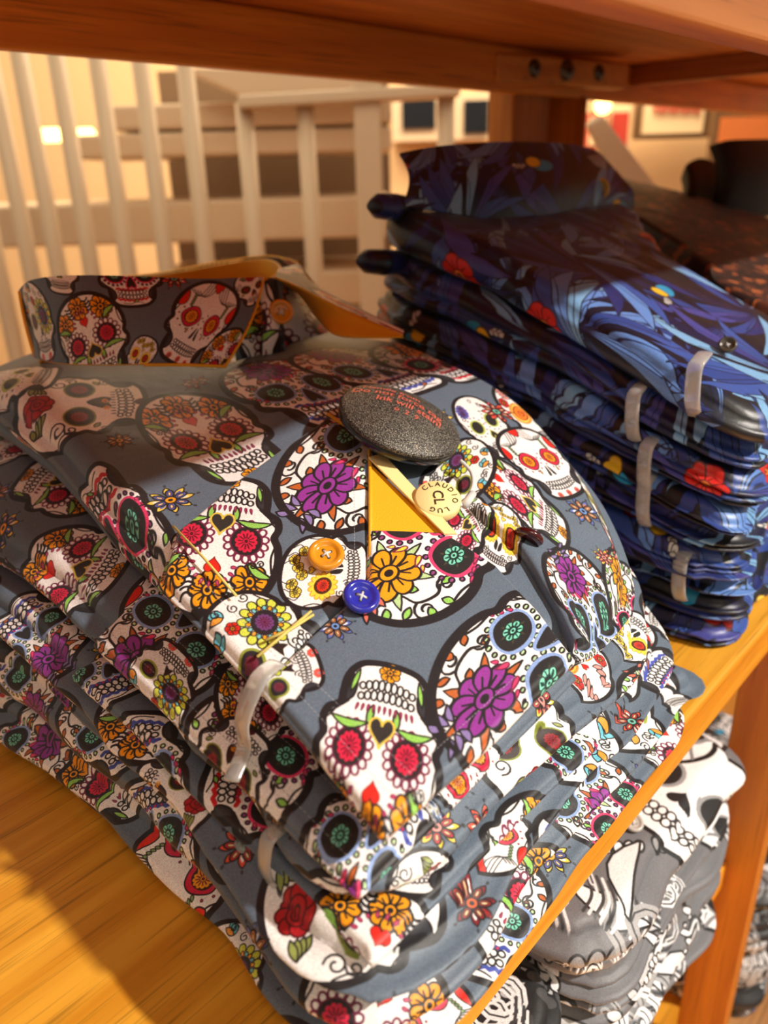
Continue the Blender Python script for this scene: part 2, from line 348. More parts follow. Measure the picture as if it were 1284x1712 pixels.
# ---------------------------------------------------------------- mesh helpers (all lengths in scene units)
ORIG = {}
def tag(o, label=None, cat=None, group=None, kind=None):
    for k, v in (('label', label), ('category', cat), ('group', group), ('kind', kind)):
        if v: o[k] = v
    return o
def thing(name, label, cat, loc=(0, 0, 0), group=None):
    o = bpy.data.objects.new(name, None); C.objects.link(o); o.empty_display_size = .02
    o.location = [c * U for c in loc]; ORIG[o.name] = np.array(loc, float); return tag(o, label, cat, group)
class MB:
    def __init__(s): s.v = []; s.f = []; s.uv = []; s.sharp = False
    def add(s, v, f, uv=None):
        n = len(s.v); s.v += [tuple(p) for p in v]; s.f += [tuple(n + i for i in q) for q in f]
        s.uv += [tuple(p) for p in (uv if uv is not None else [(p[0], p[1]) for p in v])]; return s
    def grid(s, P, uv=None, closed=False, flip=False):
        """P: rows x cols x 3."""
        P = np.asarray(P, float); r, c = P.shape[:2]; f = []
        for i in range(r - 1):
            for j in range(c if closed else c - 1):
                q = (i * c + j, i * c + (j + 1) % c, (i + 1) * c + (j + 1) % c, (i + 1) * c + j); f.append(q[::-1] if flip else q)
        return s.add(P.reshape(-1, 3), f, None if uv is None else np.asarray(uv).reshape(-1, 2))
    def box(s, a, b, bev=0):
        (x0, y0, z0), (x1, y1, z1) = a, b
        v = [(x, y, z) for z in (z0, z1) for y in (y0, y1) for x in (x0, x1)]
        return s.add(v, [(0, 2, 3, 1), (4, 5, 7, 6), (0, 1, 5, 4), (2, 6, 7, 3), (0, 4, 6, 2), (1, 3, 7, 5)])
    def bar(s, P, R, up):
        """Prism: the polygon P (list of 3D points) extruded by vector R."""
        P = [np.array(p, float) for p in P]; n = len(P); Q = [p + np.array(R, float) for p in P]
        return s.add(P + Q, [tuple(range(n))[::-1], tuple(range(n, 2 * n))] + [(i, (i + 1) % n, n + (i + 1) % n, n + i) for i in range(n)])
    def tube(s, P, r, n=8, rr=None, flat=1.0, up=None):
        P = [np.array(p, float) for p in P]; m = len(P); rows = []
        pu = None
        for i in range(m):
            t = P[min(i + 1, m - 1)] - P[max(i - 1, 0)]; t /= np.linalg.norm(t) + 1e-12
            u = np.cross(t, up if up is not None else ((0, 0, 1) if abs(t[2]) < .9 else (1, 0, 0))) if pu is None or up is not None else pu - t * (pu @ t)
            u = u / (np.linalg.norm(u) + 1e-12); pu = u; v = np.cross(t, u); R = (rr[i] if rr else r)
            rows.append([P[i] + R * (u * math.cos(a) + v * math.sin(a) * flat) for a in np.linspace(0, 2 * math.pi, n, endpoint=False)])
        k = len(s.v); s.grid(rows, closed=True)
        s.f.append(tuple(k + i for i in range(n))[::-1]); s.f.append(tuple(k + (m - 1) * n + i for i in range(n))); return s
    def lathe(s, prof, c, ax, n=32, closed_profile=False):
        """prof: (radius, height) pairs turned about axis ax through c."""
        ax = np.array(ax, float); ax /= np.linalg.norm(ax)
        u = np.cross(ax, (0, 0, 1) if abs(ax[2]) < .9 else (1, 0, 0)); u /= np.linalg.norm(u); v = np.cross(ax, u)
        rows = [[np.array(c) + ax * h + r * (u * math.cos(a) + v * math.sin(a)) for a in np.linspace(0, 2 * math.pi, n, endpoint=False)] for r, h in prof]
        return s.grid(rows, closed=True)
    def build(s, name, mat, parent=None, smooth=True, bevel=0, label=None, solid=0):
        o0 = np.zeros(3)
        if parent is not None:
            q = parent
            while q is not None: o0 = o0 + ORIG.get(q.name, 0); q = q.parent
        me = bpy.data.meshes.new(name); V = (np.array(s.v, float) - o0) * U
        me.from_pydata(V.tolist(), [], s.f)
        uvl = me.uv_layers.new(name='UVMap'); idx = np.zeros(len(me.loops), np.int32); me.loops.foreach_get('vertex_index', idx)
        uvl.data.foreach_set('uv', np.array(s.uv, np.float32)[idx].ravel())
        me.polygons.foreach_set('use_smooth', [smooth] * len(me.polygons)); me.materials.append(mat); me.update()
        o = bpy.data.objects.new(name, me); C.objects.link(o)
        if parent is not None: o.parent = parent
        if solid:
            m = o.modifiers.new('thickness', 'SOLIDIFY'); m.thickness = solid * U; m.offset = 0
        if bevel:
            m = o.modifiers.new('edges', 'BEVEL'); m.width = bevel * U; m.segments = 3; m.limit_method = 'ANGLE'; m.harden_normals = False
        if label: o['label'] = label
        return o
def struct(name, mb, mat, smooth=False, bevel=0): return tag(mb.build(name, mat, None, smooth, bevel), kind='structure')
# ---------------------------------------------------------------- smooth noise, height fields, outlines
_rng = np.random.RandomState(7); _T = _rng.rand(64, 64)
def noise(x, y):
    x = np.asarray(x, float); y = np.asarray(y, float); xi = np.floor(x).astype(int); yi = np.floor(y).astype(int); fx = x - xi; fy = y - yi
    fx = fx * fx * (3 - 2 * fx); fy = fy * fy * (3 - 2 * fy); g = lambda a, b: _T[a % 64, b % 64]
    return (g(xi, yi) * (1 - fx) + g(xi + 1, yi) * fx) * (1 - fy) + (g(xi, yi + 1) * (1 - fx) + g(xi + 1, yi + 1) * fx) * fy - .5
def tps(P):
    """Thin-plate surface z(x, y) through the given 3D points."""
    P = np.array(P, float); n = len(P); d = np.hypot(P[:, None, 0] - P[None, :, 0], P[:, None, 1] - P[None, :, 1])
    k = lambda r: r * r * np.log(r + 1e-9); A = np.zeros((n + 3, n + 3)); A[:n, :n] = k(d) + np.eye(n) * 2e-3
    A[:n, n] = 1; A[:n, n + 1:] = P[:, :2]; A[n, :n] = 1; A[n + 1:, :n] = P[:, :2].T
    w = np.linalg.solve(A, np.r_[P[:, 2], 0, 0, 0])
    def f(x, y):
        x = np.asarray(x, float); y = np.asarray(y, float); r = np.hypot(x[..., None] - P[:, 0], y[..., None] - P[:, 1])
        return (k(r) * w[:n]).sum(-1) + w[n] + w[n + 1] * x + w[n + 2] * y
    return f
def on(px, py, zf, t0=.2):
    """Where the line of sight through a pixel meets the height field zf."""
    d = ray(px, py); d = d / np.linalg.norm(d); a = .4; st = .02
    while a < 4:
        p = CAM + d * a
        if p[2] < zf(p[0], p[1]): break
        a += st
    lo, hi = a - st, a
    for _ in range(18):
        m = (lo + hi) / 2; p = CAM + d * m
        if p[2] < zf(p[0], p[1]): hi = m
        else: lo = m
    return CAM + d * hi
def resample(P, n):
    P = np.asarray(P, float); Q = np.vstack([P, P[:1]]); L = np.r_[0, np.cumsum(np.linalg.norm(np.diff(Q, axis=0), axis=1))]
    t = np.linspace(0, L[-1], n, endpoint=False); return np.stack([np.interp(t, L, Q[:, i]) for i in range(P.shape[1])], 1)
def cushion(outline, zt, zb, uvf, N=260, M=34, er=.02, nl=1, bulge=.012, wr=.004, seed=0, rag=.006, centre=None, uvc=None):
    """A folded cloth pad: top follows zt(x, y), the rim rounds over (er) and drops in nl bulging folds to zb(x, y)."""
    b = resample(outline, N); c = np.array(centre) if centre is not None else b.mean(0)
    if ((b[:, 0] * np.roll(b[:, 1], -1) - b[:, 1] * np.roll(b[:, 0], -1)).sum()) < 0: b = b[::-1]
    t = np.roll(b, -2, 0) - np.roll(b, 2, 0); nr = np.stack([t[:, 1], -t[:, 0]], 1); nr /= np.linalg.norm(nr, axis=1)[:, None] + 1e-9
    ar = np.arange(N) * (np.linalg.norm(b - np.roll(b, 1, 0), axis=1).mean())
    b = b + nr * (rag * 2 * noise(ar * 9 + seed * 5.3, np.full(N, seed * 1.7)))[:, None]
    rad = np.abs(((b - c) * nr).sum(1)); rows = []; uvs = []
    ss = np.r_[np.linspace(.015, .8, M // 2), .8 + .2 * np.sin(np.linspace(0, 1, M - M // 2 + 1)[1:] * math.pi / 2)]
    fz = lambda q: zt(q[:, 0], q[:, 1]) + wr * (noise(q[:, 0] * 7 + seed, q[:, 1] * 7) + .6 * noise(q[:, 0] * 15 + 3, q[:, 1] * 13 + seed))
    for s in ss:
        q = c + s * (b - c); d = np.clip((1 - s) * rad, 0, er); z = fz(q) - (er - np.sqrt(np.maximum(er * er - (er - d) ** 2, 0)))
        rows.append(np.c_[q, z]); uvs.append(q)
    z1 = rows[-1][:, 2]; z2 = zb(b[:, 0], b[:, 1]); z2 = np.minimum(z2, z1 - .004); acc = np.zeros(N); prev = rows[-1]
    K = max(3, 7 * nl)
    for k in range(1, K + 1):
        q = k / K; ph = q * nl + .12 * (nl > 1) * noise(ar * 3 + seed * 9, np.full(N, seed + .3))
        off = bulge * (np.abs(np.sin(math.pi * np.clip(ph, 0, nl))) ** .42) + (.5 * bulge * math.sin(seed * 3.1 + 2.4 * math.floor(min(q * nl, nl - .01))) if nl > 1 else 0) + .5 * bulge * noise(ar * 7 + 11 * np.floor(ph), np.full(N, seed * 2.1)) * math.sin(math.pi * q) ** .5
        off -= .25 * bulge * (q == 1)
        cur = np.c_[b + nr * off[:, None], z1 + (z2 - z1) * q]; acc = acc + np.linalg.norm(cur - prev, axis=1); prev = cur
        rows.append(cur); uvs.append(b + nr * acc[:, None])
    for s in (.9, .7, .5, .3, .1):
        q = c + s * (b - c); rows.append(np.c_[q, np.minimum(zb(q[:, 0], q[:, 1]), fz(q) - .004)]); uvs.append(q)
    m = MB(); m.grid(rows, [[uvf(*p) for p in r] for r in uvs], closed=True, flip=True)
    i0 = len(m.v) - N; k0 = len(m.v)
    m.add([(*c, float(fz(c[None])[0]))], [], [uvf(*c)])
    for j in range(N): m.f.append((k0, j, (j + 1) % N))
    m.f.append(tuple(range(i0, i0 + N))[::-1]); return m
# ---------------------------------------------------------------- materials
def nodes(name):
    m = bpy.data.materials.new(name); m.use_nodes = True; n = m.node_tree.nodes; return m, n, m.node_tree.links, n['Principled BSDF']
def plain(name, col, rough=.5, metal=0, trans=0, coat=0, bump=0, bscale=400, emit=0, sss=0):
    m, n, l, b = nodes(name); b.inputs['Base Color'].default_value = (*col, 1); b.inputs['Roughness'].default_value = rough; b.inputs['Metallic'].default_value = metal
    b.inputs['Transmission Weight'].default_value = trans; b.inputs['Coat Weight'].default_value = coat
    if emit: b.inputs['Emission Color'].default_value = (*col, 1); b.inputs['Emission Strength'].default_value = emit
    if sss: b.inputs['Subsurface Weight'].default_value = sss; b.inputs['Subsurface Radius'].default_value = (.004, .002, .001)
    nz = n.new('ShaderNodeTexNoise'); nz.inputs['Scale'].default_value = bscale; tc = n.new('ShaderNodeTexCoord'); l.new(tc.outputs['Object'], nz.inputs['Vector'])
    mr = n.new('ShaderNodeMapRange'); mr.inputs[3].default_value = max(0, rough - .06); mr.inputs[4].default_value = min(1, rough + .06); l.new(nz.outputs[0], mr.inputs[0]); l.new(mr.outputs[0], b.inputs['Roughness'])
    if bump:
        bp = n.new('ShaderNodeBump'); bp.inputs['Strength'].default_value = bump; bp.inputs['Distance'].default_value = .0006; l.new(nz.outputs[0], bp.inputs['Height']); l.new(bp.outputs[0], b.inputs['Normal'])
    return m
def srgb(r, g, b): return tuple((c / 255 / 12.92) if c <= 10 else ((c / 255 + .055) / 1.055) ** 2.4 for c in (r, g, b))
def cloth(name, cv, rough=.5, sheen=.15):
    """Woven cotton carrying the drawn print; the drawing is made above, in this script."""
    im = bpy.data.images.new(name + '_print', cv.w, cv.h); px = np.ones((cv.h, cv.w, 4), np.float32); px[..., :3] = np.clip(cv.a, 0, 1)
    im.pixels.foreach_set(px.ravel()); im.update(); im.pack()
    m, n, l, b = nodes(name); t = n.new('ShaderNodeTexImage'); t.image = im; t.extension = 'REPEAT'; uv = n.new('ShaderNodeUVMap'); uv.uv_map = 'UVMap'; l.new(uv.outputs[0], t.inputs[0])
    tc = n.new('ShaderNodeTexCoord'); nz = n.new('ShaderNodeTexNoise'); nz.inputs['Scale'].default_value = 1700; nz.inputs['Detail'].default_value = 2; l.new(tc.outputs['Object'], nz.inputs['Vector'])
    mr = n.new('ShaderNodeMapRange'); mr.inputs[1].default_value = .3; mr.inputs[2].default_value = .7; mr.inputs[3].default_value = .78; mr.inputs[4].default_value = 1.22; l.new(nz.outputs[0], mr.inputs[0])
    vm = n.new('ShaderNodeVectorMath'); vm.operation = 'SCALE'; l.new(t.outputs[0], vm.inputs[0]); l.new(mr.outputs[0], vm.inputs[3]); l.new(vm.outputs[0], b.inputs['Base Color'])
    b.inputs['Roughness'].default_value = rough; b.inputs['Sheen Weight'].default_value = sheen; b.inputs['Sheen Roughness'].default_value = .4
    bp = n.new('ShaderNodeBump'); bp.inputs['Strength'].default_value = .25; bp.inputs['Distance'].default_value = .0003; l.new(nz.outputs[0], bp.inputs['Height'])
    n2 = n.new('ShaderNodeTexNoise'); n2.inputs['Scale'].default_value = 70; n2.inputs['Detail'].default_value = 3; l.new(tc.outputs['Object'], n2.inputs['Vector'])
    b2 = n.new('ShaderNodeBump'); b2.inputs['Strength'].default_value = .25; b2.inputs['Distance'].default_value = .002; l.new(n2.outputs[0], b2.inputs['Height']); l.new(bp.outputs[0], b2.inputs['Normal']); l.new(b2.outputs[0], b.inputs['Normal'])
    return m
def wood(name, c1, c2, axis=0, scale=1.0, rough=.42):
    m, n, l, b = nodes(name); tc = n.new('ShaderNodeTexCoord'); mp = n.new('ShaderNodeMapping'); s = [70 * scale] * 3; s[axis] = 3.2 * scale; mp.inputs['Scale'].default_value = s; l.new(tc.outputs['Object'], mp.inputs[0])
    a = n.new('ShaderNodeTexNoise'); a.inputs['Scale'].default_value = 1.0; a.inputs['Detail'].default_value = 6; a.inputs['Distortion'].default_value = .4; l.new(mp.outputs[0], a.inputs['Vector'])
    mp2 = n.new('ShaderNodeMapping'); s2 = [520 * scale] * 3; s2[axis] = 14 * scale; mp2.inputs['Scale'].default_value = s2; l.new(tc.outputs['Object'], mp2.inputs[0])
    p = n.new('ShaderNodeTexNoise'); p.inputs['Scale'].default_value = 1.0; p.inputs['Detail'].default_value = 3; l.new(mp2.outputs[0], p.inputs['Vector'])
    r = n.new('ShaderNodeValToRGB'); r.color_ramp.elements[0].position = .3; r.color_ramp.elements[0].color = (*c2, 1); r.color_ramp.elements[1].position = .68; r.color_ramp.elements[1].color = (*c1, 1); l.new(a.outputs[0], r.inputs[0])
    r2 = n.new('ShaderNodeMapRange'); r2.inputs[1].default_value = .56; r2.inputs[2].default_value = .7; r2.inputs[3].default_value = 1; r2.inputs[4].default_value = .62; l.new(p.outputs[0], r2.inputs[0])
    vm = n.new('ShaderNodeVectorMath'); vm.operation = 'SCALE'; l.new(r.outputs[0], vm.inputs[0]); l.new(r2.outputs[0], vm.inputs[3]); l.new(vm.outputs[0], b.inputs['Base Color'])
    b.inputs['Roughness'].default_value = rough; bp = n.new('ShaderNodeBump'); bp.inputs['Strength'].default_value = .15; bp.inputs['Distance'].default_value = .0005; l.new(p.outputs[0], bp.inputs['Height']); l.new(bp.outputs[0], b.inputs['Normal'])
    return m
# ---------------------------------------------------------------- materials
M_oak = wood('oak', srgb(238, 172, 56), srgb(208, 136, 30), 0, 1.0, .38)
M_oakd = wood('oak_upper', srgb(244, 160, 54), srgb(206, 120, 30), 0, .8, .5)
M_rail = wood('dark_oak_rail', srgb(168, 104, 50), srgb(136, 76, 28), 0, .8, .6)
M_under = wood('shaded_oak_board', srgb(222, 136, 46), srgb(184, 98, 26), 0, .8, .65)  # oak colour darkened to carry the shade under the upper board
M_oaky = wood('oak_depth', srgb(196, 122, 48), srgb(156, 84, 22), 1, .8, .5)
M_oakz = wood('oak_upright', srgb(212, 138, 46), srgb(174, 100, 22), 2, .8, .5)
M_block = wood('pale_oak_block', srgb(236, 166, 84), srgb(208, 134, 58), 0, .8, .5)
M_paint = plain('cream_paint', srgb(214, 190, 160), .45, bump=.1, bscale=60)
M_wall = plain('wall_plaster', srgb(226, 192, 146), .8, bump=.2, bscale=90)
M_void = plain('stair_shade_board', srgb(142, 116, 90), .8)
M_floor = wood('floor_boards', srgb(212, 160, 104), srgb(184, 130, 80), 0, .4, .4)
M_steel = plain('screw_steel', srgb(110, 104, 96), .35, metal=1)
M_dark = plain('screw_recess', srgb(40, 32, 26), .7)
M_clip = plain('clear_plastic', (.96, .95, .93), .14, trans=.74)
M_yel = plain('yellow_lining', srgb(240, 176, 22), .6, bump=.4, bscale=1500)
M_yel2 = plain('yellow_lining_fold', srgb(236, 168, 16), .6, bump=.5, bscale=900)
M_cream = plain('cream_card', srgb(250, 226, 156), .6, bump=.15, bscale=900)
M_thread = plain('yellow_thread', srgb(226, 206, 110), .7)
M_wthread = plain('white_thread', srgb(214, 214, 212), .8)
M_bo = plain('amber_button', srgb(226, 150, 36), .18, coat=.6, sss=.3)
M_bb = plain('blue_button', srgb(44, 48, 168), .15, coat=.7)
M_br = plain('dark_red_button', srgb(70, 16, 20), .15, coat=.7)
M_bk = plain('button_hole', srgb(34, 22, 16), .6)
M_gloss = plain('black_gloss_plastic', srgb(14, 13, 13), .2, coat=.3)
M_text = plain('red_tag_print', srgb(206, 104, 84), .5)
M_ink = plain('dark_letter_print', srgb(70, 54, 30), .5)
def speckled(name):
    m, n, l, b = nodes(name); tc = n.new('ShaderNodeTexCoord'); a = n.new('ShaderNodeTexNoise'); a.inputs['Scale'].default_value = 2600; a.inputs['Detail'].default_value = 1; l.new(tc.outputs['Object'], a.inputs['Vector'])
    r = n.new('ShaderNodeValToRGB'); r.color_ramp.elements[0].position = .54; r.color_ramp.elements[0].color = (*srgb(34, 31, 29), 1); r.color_ramp.elements[1].position = .70; r.color_ramp.elements[1].color = (*srgb(206, 196, 176), 1); l.new(a.outputs[0], r.inputs[0]); l.new(r.outputs[0], b.inputs['Base Color'])
    b.inputs['Roughness'].default_value = .5; b.inputs['Metallic'].default_value = .3; bp = n.new('ShaderNodeBump'); bp.inputs['Strength'].default_value = .5; bp.inputs['Distance'].default_value = .0003; l.new(a.outputs[0], bp.inputs['Height']); l.new(bp.outputs[0], b.inputs['Normal']); return m
M_tag = speckled('speckled_black_plastic')
# ---------------------------------------------------------------- the room
struct('floor', MB().box((-8, -10, -2.5), (22, 22, -2.4)), M_floor)
def gbox(px0, py0, px1, py1, g, dep, mat=None, mb=None):
    """Box facing the aisle: its front spans two pixel corners at distance g, dep deep."""
    a, b = atG(px0, py0, g), atG(px1, py1, g); r0, r1 = a @ GR, b @ GR; z0, z1 = min(a[2], b[2]), max(a[2], b[2])
    P = [GF * g + GR * r0 + np.array([0, 0, z0]), GF * g + GR * r1 + np.array([0, 0, z0]), GF * g + GR * r1 + np.array([0, 0, z1]), GF * g + GR * r0 + np.array([0, 0, z1])]
    return (mb or MB()).bar(P, GF * dep, None)
wl = MB(); P = [GF * 13 + GR * r + np.array([0, 0, z]) for r, z in ((-12, -2.4), (14, -2.4), (14, 8), (-12, 8))]
struct('wall_back', wl.bar(P, GF * .3, None), M_wall)
wn = struct('window_1', gbox(655, 160, 825, 232, 12.6, .3), M_paint)
gbox(672, 168, 728, 214, 12.55, .1).build('pane', plain('dark_window_glass', srgb(26, 28, 34), .1), wn, False)
gbox(776, 168, 816, 222, 12.55, .1).build('pane', bpy.data.materials['dark_window_glass'], wn, False)
# ---------------------------------------------------------------- display table: boards, rails, posts
tb = thing('display_shelf_unit', 'orange oak open shelf unit holding all the folded shirt stacks', 'shelf', (1.5, 1.2, -2.4))
MB().box((-1.2, .42, -.115), (3.9, 2.15, 0)).build('shelf_board', M_oak, tb, False, .012, 'sunlit middle oak shelf board')
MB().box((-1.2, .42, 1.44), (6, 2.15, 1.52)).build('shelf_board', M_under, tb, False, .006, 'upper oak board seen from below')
MB().box((-1.2, .44, -1.0), (1.93, 2.15, -.9)).build('shelf_board', M_oak, tb, False, .01, 'lower oak board under the black and white shirts')
MB().box((-1.2, .44, -1.9), (4.2, 2.15, -1.8)).build('shelf_board', M_oak, tb, False, .01)
MB().box((-1.2, .42, 1.14), (6, .47, 1.44)).build('front_rail', M_rail, tb, False, .008)
MB().box((-1.2, 2.0, 1.28), (8, 2.06, 1.44)).build('back_rail', M_oakd, tb, False, .012)
MB().box((4.0, .47, 1.35), (4.06, 2.0, 1.44)).build('side_rail', M_oaky, tb, False, .008)
MB().box((3.1, 2.06, -2.4), (3.38, 2.2, 1.44)).build('post', M_oakz, tb, False, .02)
m = MB(); m.tube([(3.56, 2.15, -2.4), (3.56, 2.15, 1.44)], .15, 24); m.build('post', M_oakz, tb, True, 0, 'rounded oak post behind the navy stack')
MB().box((1.93, .355, -2.4), (1.99, .5, -.115)).build('post', M_oakz, tb, False, .008, 'front oak post at the lower right')
P = [(2.86, 1.995, 1.305), (3.72, 1.80, 1.325), (3.80, 1.86, 1.35), (3.80, 1.86, 1.405), (2.93, 1.995, 1.395), (2.86, 1.995, 1.37)]
P = [(2.86, 1.99, 1.31), (3.66, 1.84, 1.31), (3.66, 1.84, 1.41), (2.86, 1.99, 1.41)]
cb = MB().bar(P, (.02, .09, 0), None).build('corner_block', M_block, tb, False, .012, 'oak corner block with three screws')
d = np.array([.8, -.15, 0]); nb = np.array([-.15, -.8, 0]) / .814
for q, rr in ((.26, .034), (.5, .042), (.75, .032)):
    c = np.array([2.86, 1.99, 1.365]) + d * q
    sc = MB().lathe([(0.001, .012), (rr * .35, .014), (rr * .8, .01), (rr, .002), (rr, -.01)], c, nb, 20).build('screw', M_steel, cb)
    MB().lathe([(0.0005, .0165), (rr * .3, .0165), (rr * .32, .012)], c, nb, 6).build('socket', M_dark, sc)
# ---------------------------------------------------------------- the staircase in the background
st = thing('staircase', 'white open staircase with pale treads behind the shirts', 'staircase', GF * 7.5 + np.array([0, 0, -2.4]))
for x0, y0, x1, y1 in ((180, 176, 655, 206), (110, 226, 655, 252), (-120, 348, 655, 396), (250, 462, 655, 508), (250, 560, 655, 606)):
    gbox(x0, y0, x1, y1, 7.0, 1.3).build('tread', M_paint, st, False, .03)
gbox(262, 120, 660, 640, 8.6, .1).build('tread_gap_shade', M_void, st, False)  # sheet whose brown stands for the shade between the open treads
a = [atG(295, 112, 6.6), atG(640, 118, 6.6), atG(640, 150, 6.6), atG(400, 160, 6.6)]
MB().bar(a, GF * .5, None).build('stringer', M_paint, st, False, .02)
ra = thing('stair_railing', 'cream railing of round balusters and a square newel post', 'railing', GF * 6 + np.array([0, 0, -2.4]))
for x, top in ((-34, 60), (22, 60), (70, 60), (128, 60), (192, 60), (260, 60), (330, 60), (418, 172), (517, 160), (745, 150)):
    p = atG(x, 300, 6.0); q = atG(x, top, 6.0); r = .062
    MB().tube([(p[0], p[1], -2.4), (p[0], p[1], .2), (p[0], p[1], q[2])], r, 14, [r, r, r * .95]).build('baluster', M_paint, ra)
p0, p1 = atG(595, 300, 5.9), atG(640, 300, 5.9); zt = atG(612, 90, 5.9)[2]
P = [(p0[0], p0[1], -2.4), (p1[0], p1[1], -2.4), (p1[0], p1[1], zt), (p0[0], p0[1], zt)]
MB().bar(P, GF * .22, None).build('newel_post', M_paint, ra, False, .02)
P = [atG(396, 158, 5.85), atG(770, 138, 5.85), atG(770, 160, 5.85), atG(396, 182, 5.85)]
MB().bar(P, GF * .24, None).build('handrail', M_paint, ra, False, .02)
P = [atG(982, 205, 5.2), atG(1008, 190, 5.2), atG(1130, 350, 5.2), atG(1062, 372, 5.2)]
tag(MB().bar(P, GF * .1, None).build('handrail_board', M_paint, None, False, .03), 'pale grey sloping board behind the navy collar', 'handrail')
M_glow = plain('warm_bulb', srgb(255, 206, 120), .3, emit=7)
for x, y, rx, lb in ((85, 226, .09, 'warm glow of lights reflected in glass left of the balusters, brighter of two'), (141, 226, .09, 'warm glow of lights reflected in glass seen between the second pair of balusters')):
    p = atG(x, y, 9.5); lt = thing('reflected_light', lb, 'lamp', p)  # added glowing bars stand for lights reflected in glass
    MB().tube([p - GR * rx * 1.3, p - GR * rx, p + GR * rx, p + GR * rx * 1.3], .07, 14, [.03, .07, .07, .03]).build('bulb', M_glow, lt)
    MB().tube([p - GR * .1 + GF * .08, p + GF * .5], .03, 8).build('added_bracket', M_paint, lt)
p = atG(1008, 176, 11.5); lt = thing('ceiling_lamp', 'small glowing round lamp above the red poster', 'lamp', p)
MB().lathe([(.001, .11), (.06, .1), (.1, .05), (.11, 0), (.1, -.05), (.06, -.1), (.001, -.11)], p, (0, 0, 1), 20).build('bulb', M_glow, lt)
MB().tube([p + [0, 0, .1], p + [0, 0, 2.5]], .02, 8).build('cord', M_dark, lt)
# pictures and posters on the far wall
def frame(name, x0, y0, x1, y1, g, fm, pm, label, cat, b=.12):
    t = thing(name, label, cat, atG(x0, y1, g)); a = atG(x0, y0, g); c = atG(x1, y1, g)
    gbox(x0, y0, x1, y1, g, .12).build('frame', fm, t, False, .02)
    dx = (x1 - x0) * .1; dy = (y1 - y0) * .12; gbox(x0 + dx, y0 + dy, x1 - dx, y1 - dy, g - .03, .03).build('print', pm, t, False); return t
M_paper = plain('cream_poster', srgb(240, 214, 170), .7); M_redp = plain('red_poster', srgb(190, 60, 44), .7); M_fr = plain('bronze_frame', srgb(110, 80, 48), .5)
frm = frame('framed_picture', 1066, 160, 1186, 230, 12.4, M_fr, M_paper, 'cream framed notice on the wall above the brown shirts', 'picture')
for i in range(8):
    gbox(1094 + i * 10, 178, 1100 + i * 10, 186 + (i % 2) * 3, 12.32, .03).build('red_lettering', M_redp, frm, False)
frame('poster', 1022, 178, 1050, 262, 12.3, M_paper, M_redp, 'narrow upright red poster left of the framed notice', 'poster')
frame('poster', 984, 188, 1016, 250, 12.2, M_redp, M_paper, 'small pale poster with red top below the round lamp', 'poster')
frame('framed_picture', 1196, 178, 1300, 330, 11.8, M_fr, plain('orange_picture', srgb(214, 120, 60), .6), 'orange picture in a brown frame at the right edge', 'picture')
# ---------------------------------------------------------------- heights of the top skull shirt
def ctl(L): return [atZ(*p) for p in L]
Z0 = tps(ctl([(640, 1385, .345), (440, 1140, .405), (955, 1095, .345), (790, 1010, .395), (620, 1000, .43), (545, 930, .455), (420, 900, .475), (270, 950, .465),
              (110, 760, .545), (350, 700, .555), (555, 800, .51), (700, 800, .485), (850, 800, .475), (960, 790, .445), (1045, 960, .345), (730, 620, .585),
              (860, 670, .535), (200, 650, .60), (470, 640, .605), (600, 600, .615), (50, 640, .62), (800, 1200, .35)]) + [(.75, 1.95, .6), (1.1, 2.0, .62), (1.45, 1.8, .6)])
Z4 = lambda x, y: Z0(x, y) * .80 - .006 - .05 * np.clip((.62 - np.asarray(x)) / .2, 0, 1) * np.clip((np.asarray(y) - .6) / .5, 0, 1)
Zk = lambda k: (lambda x, y: Z0(x, y) * (.2 * k) - .004)
on0 = lambda px, py, h=0: on(px, py, lambda x, y: Z0(x, y) + h)
# ---------------------------------------------------------------- prints of the skull cloth
def hero_canvas(x0, y0, x1, y1, res, zf, skulls, orns, dashes=()):
    cv = Canvas(int((x1 - x0) * res), int((y1 - y0) * res), GROUND)
    q = lambda p: (on(p[0], p[1], zf)[:2] - [x0, y0]) * res
    for kind, eL, eR, cr, ch in skulls:
        eL, eR, cr, ch = q(eL), q(eR), q(cr), q(ch); lat = (eR - eL) / .82; up = (cr - ch) / 2; o = (eL + eR) / 2
        skull(Pen(cv, np.stack([lat, up], 1), o), kind)
    for x, y, r, k in orns:
        c = q((x, y)); e = np.linalg.norm(q((x + r, y)) - c); ornament(Pen(cv, np.eye(2) * e * 1.0, c), *ORNS[k])
    for P in dashes:
        Q = [q(p) for p in P]
        for a, b in zip(Q[:-1], Q[1:]):
            L = np.linalg.norm(b - a); n = max(1, int(L / 9))
            for i in range(n): cv.poly([a + (b - a) * (i / n), a + (b - a) * ((i + .55) / n)], None, (168, 172, 178), 1.1, closed=False)
    return cv, (lambda x, y: ((x - x0) / (x1 - x0), (y - y0) / (y1 - y0)))
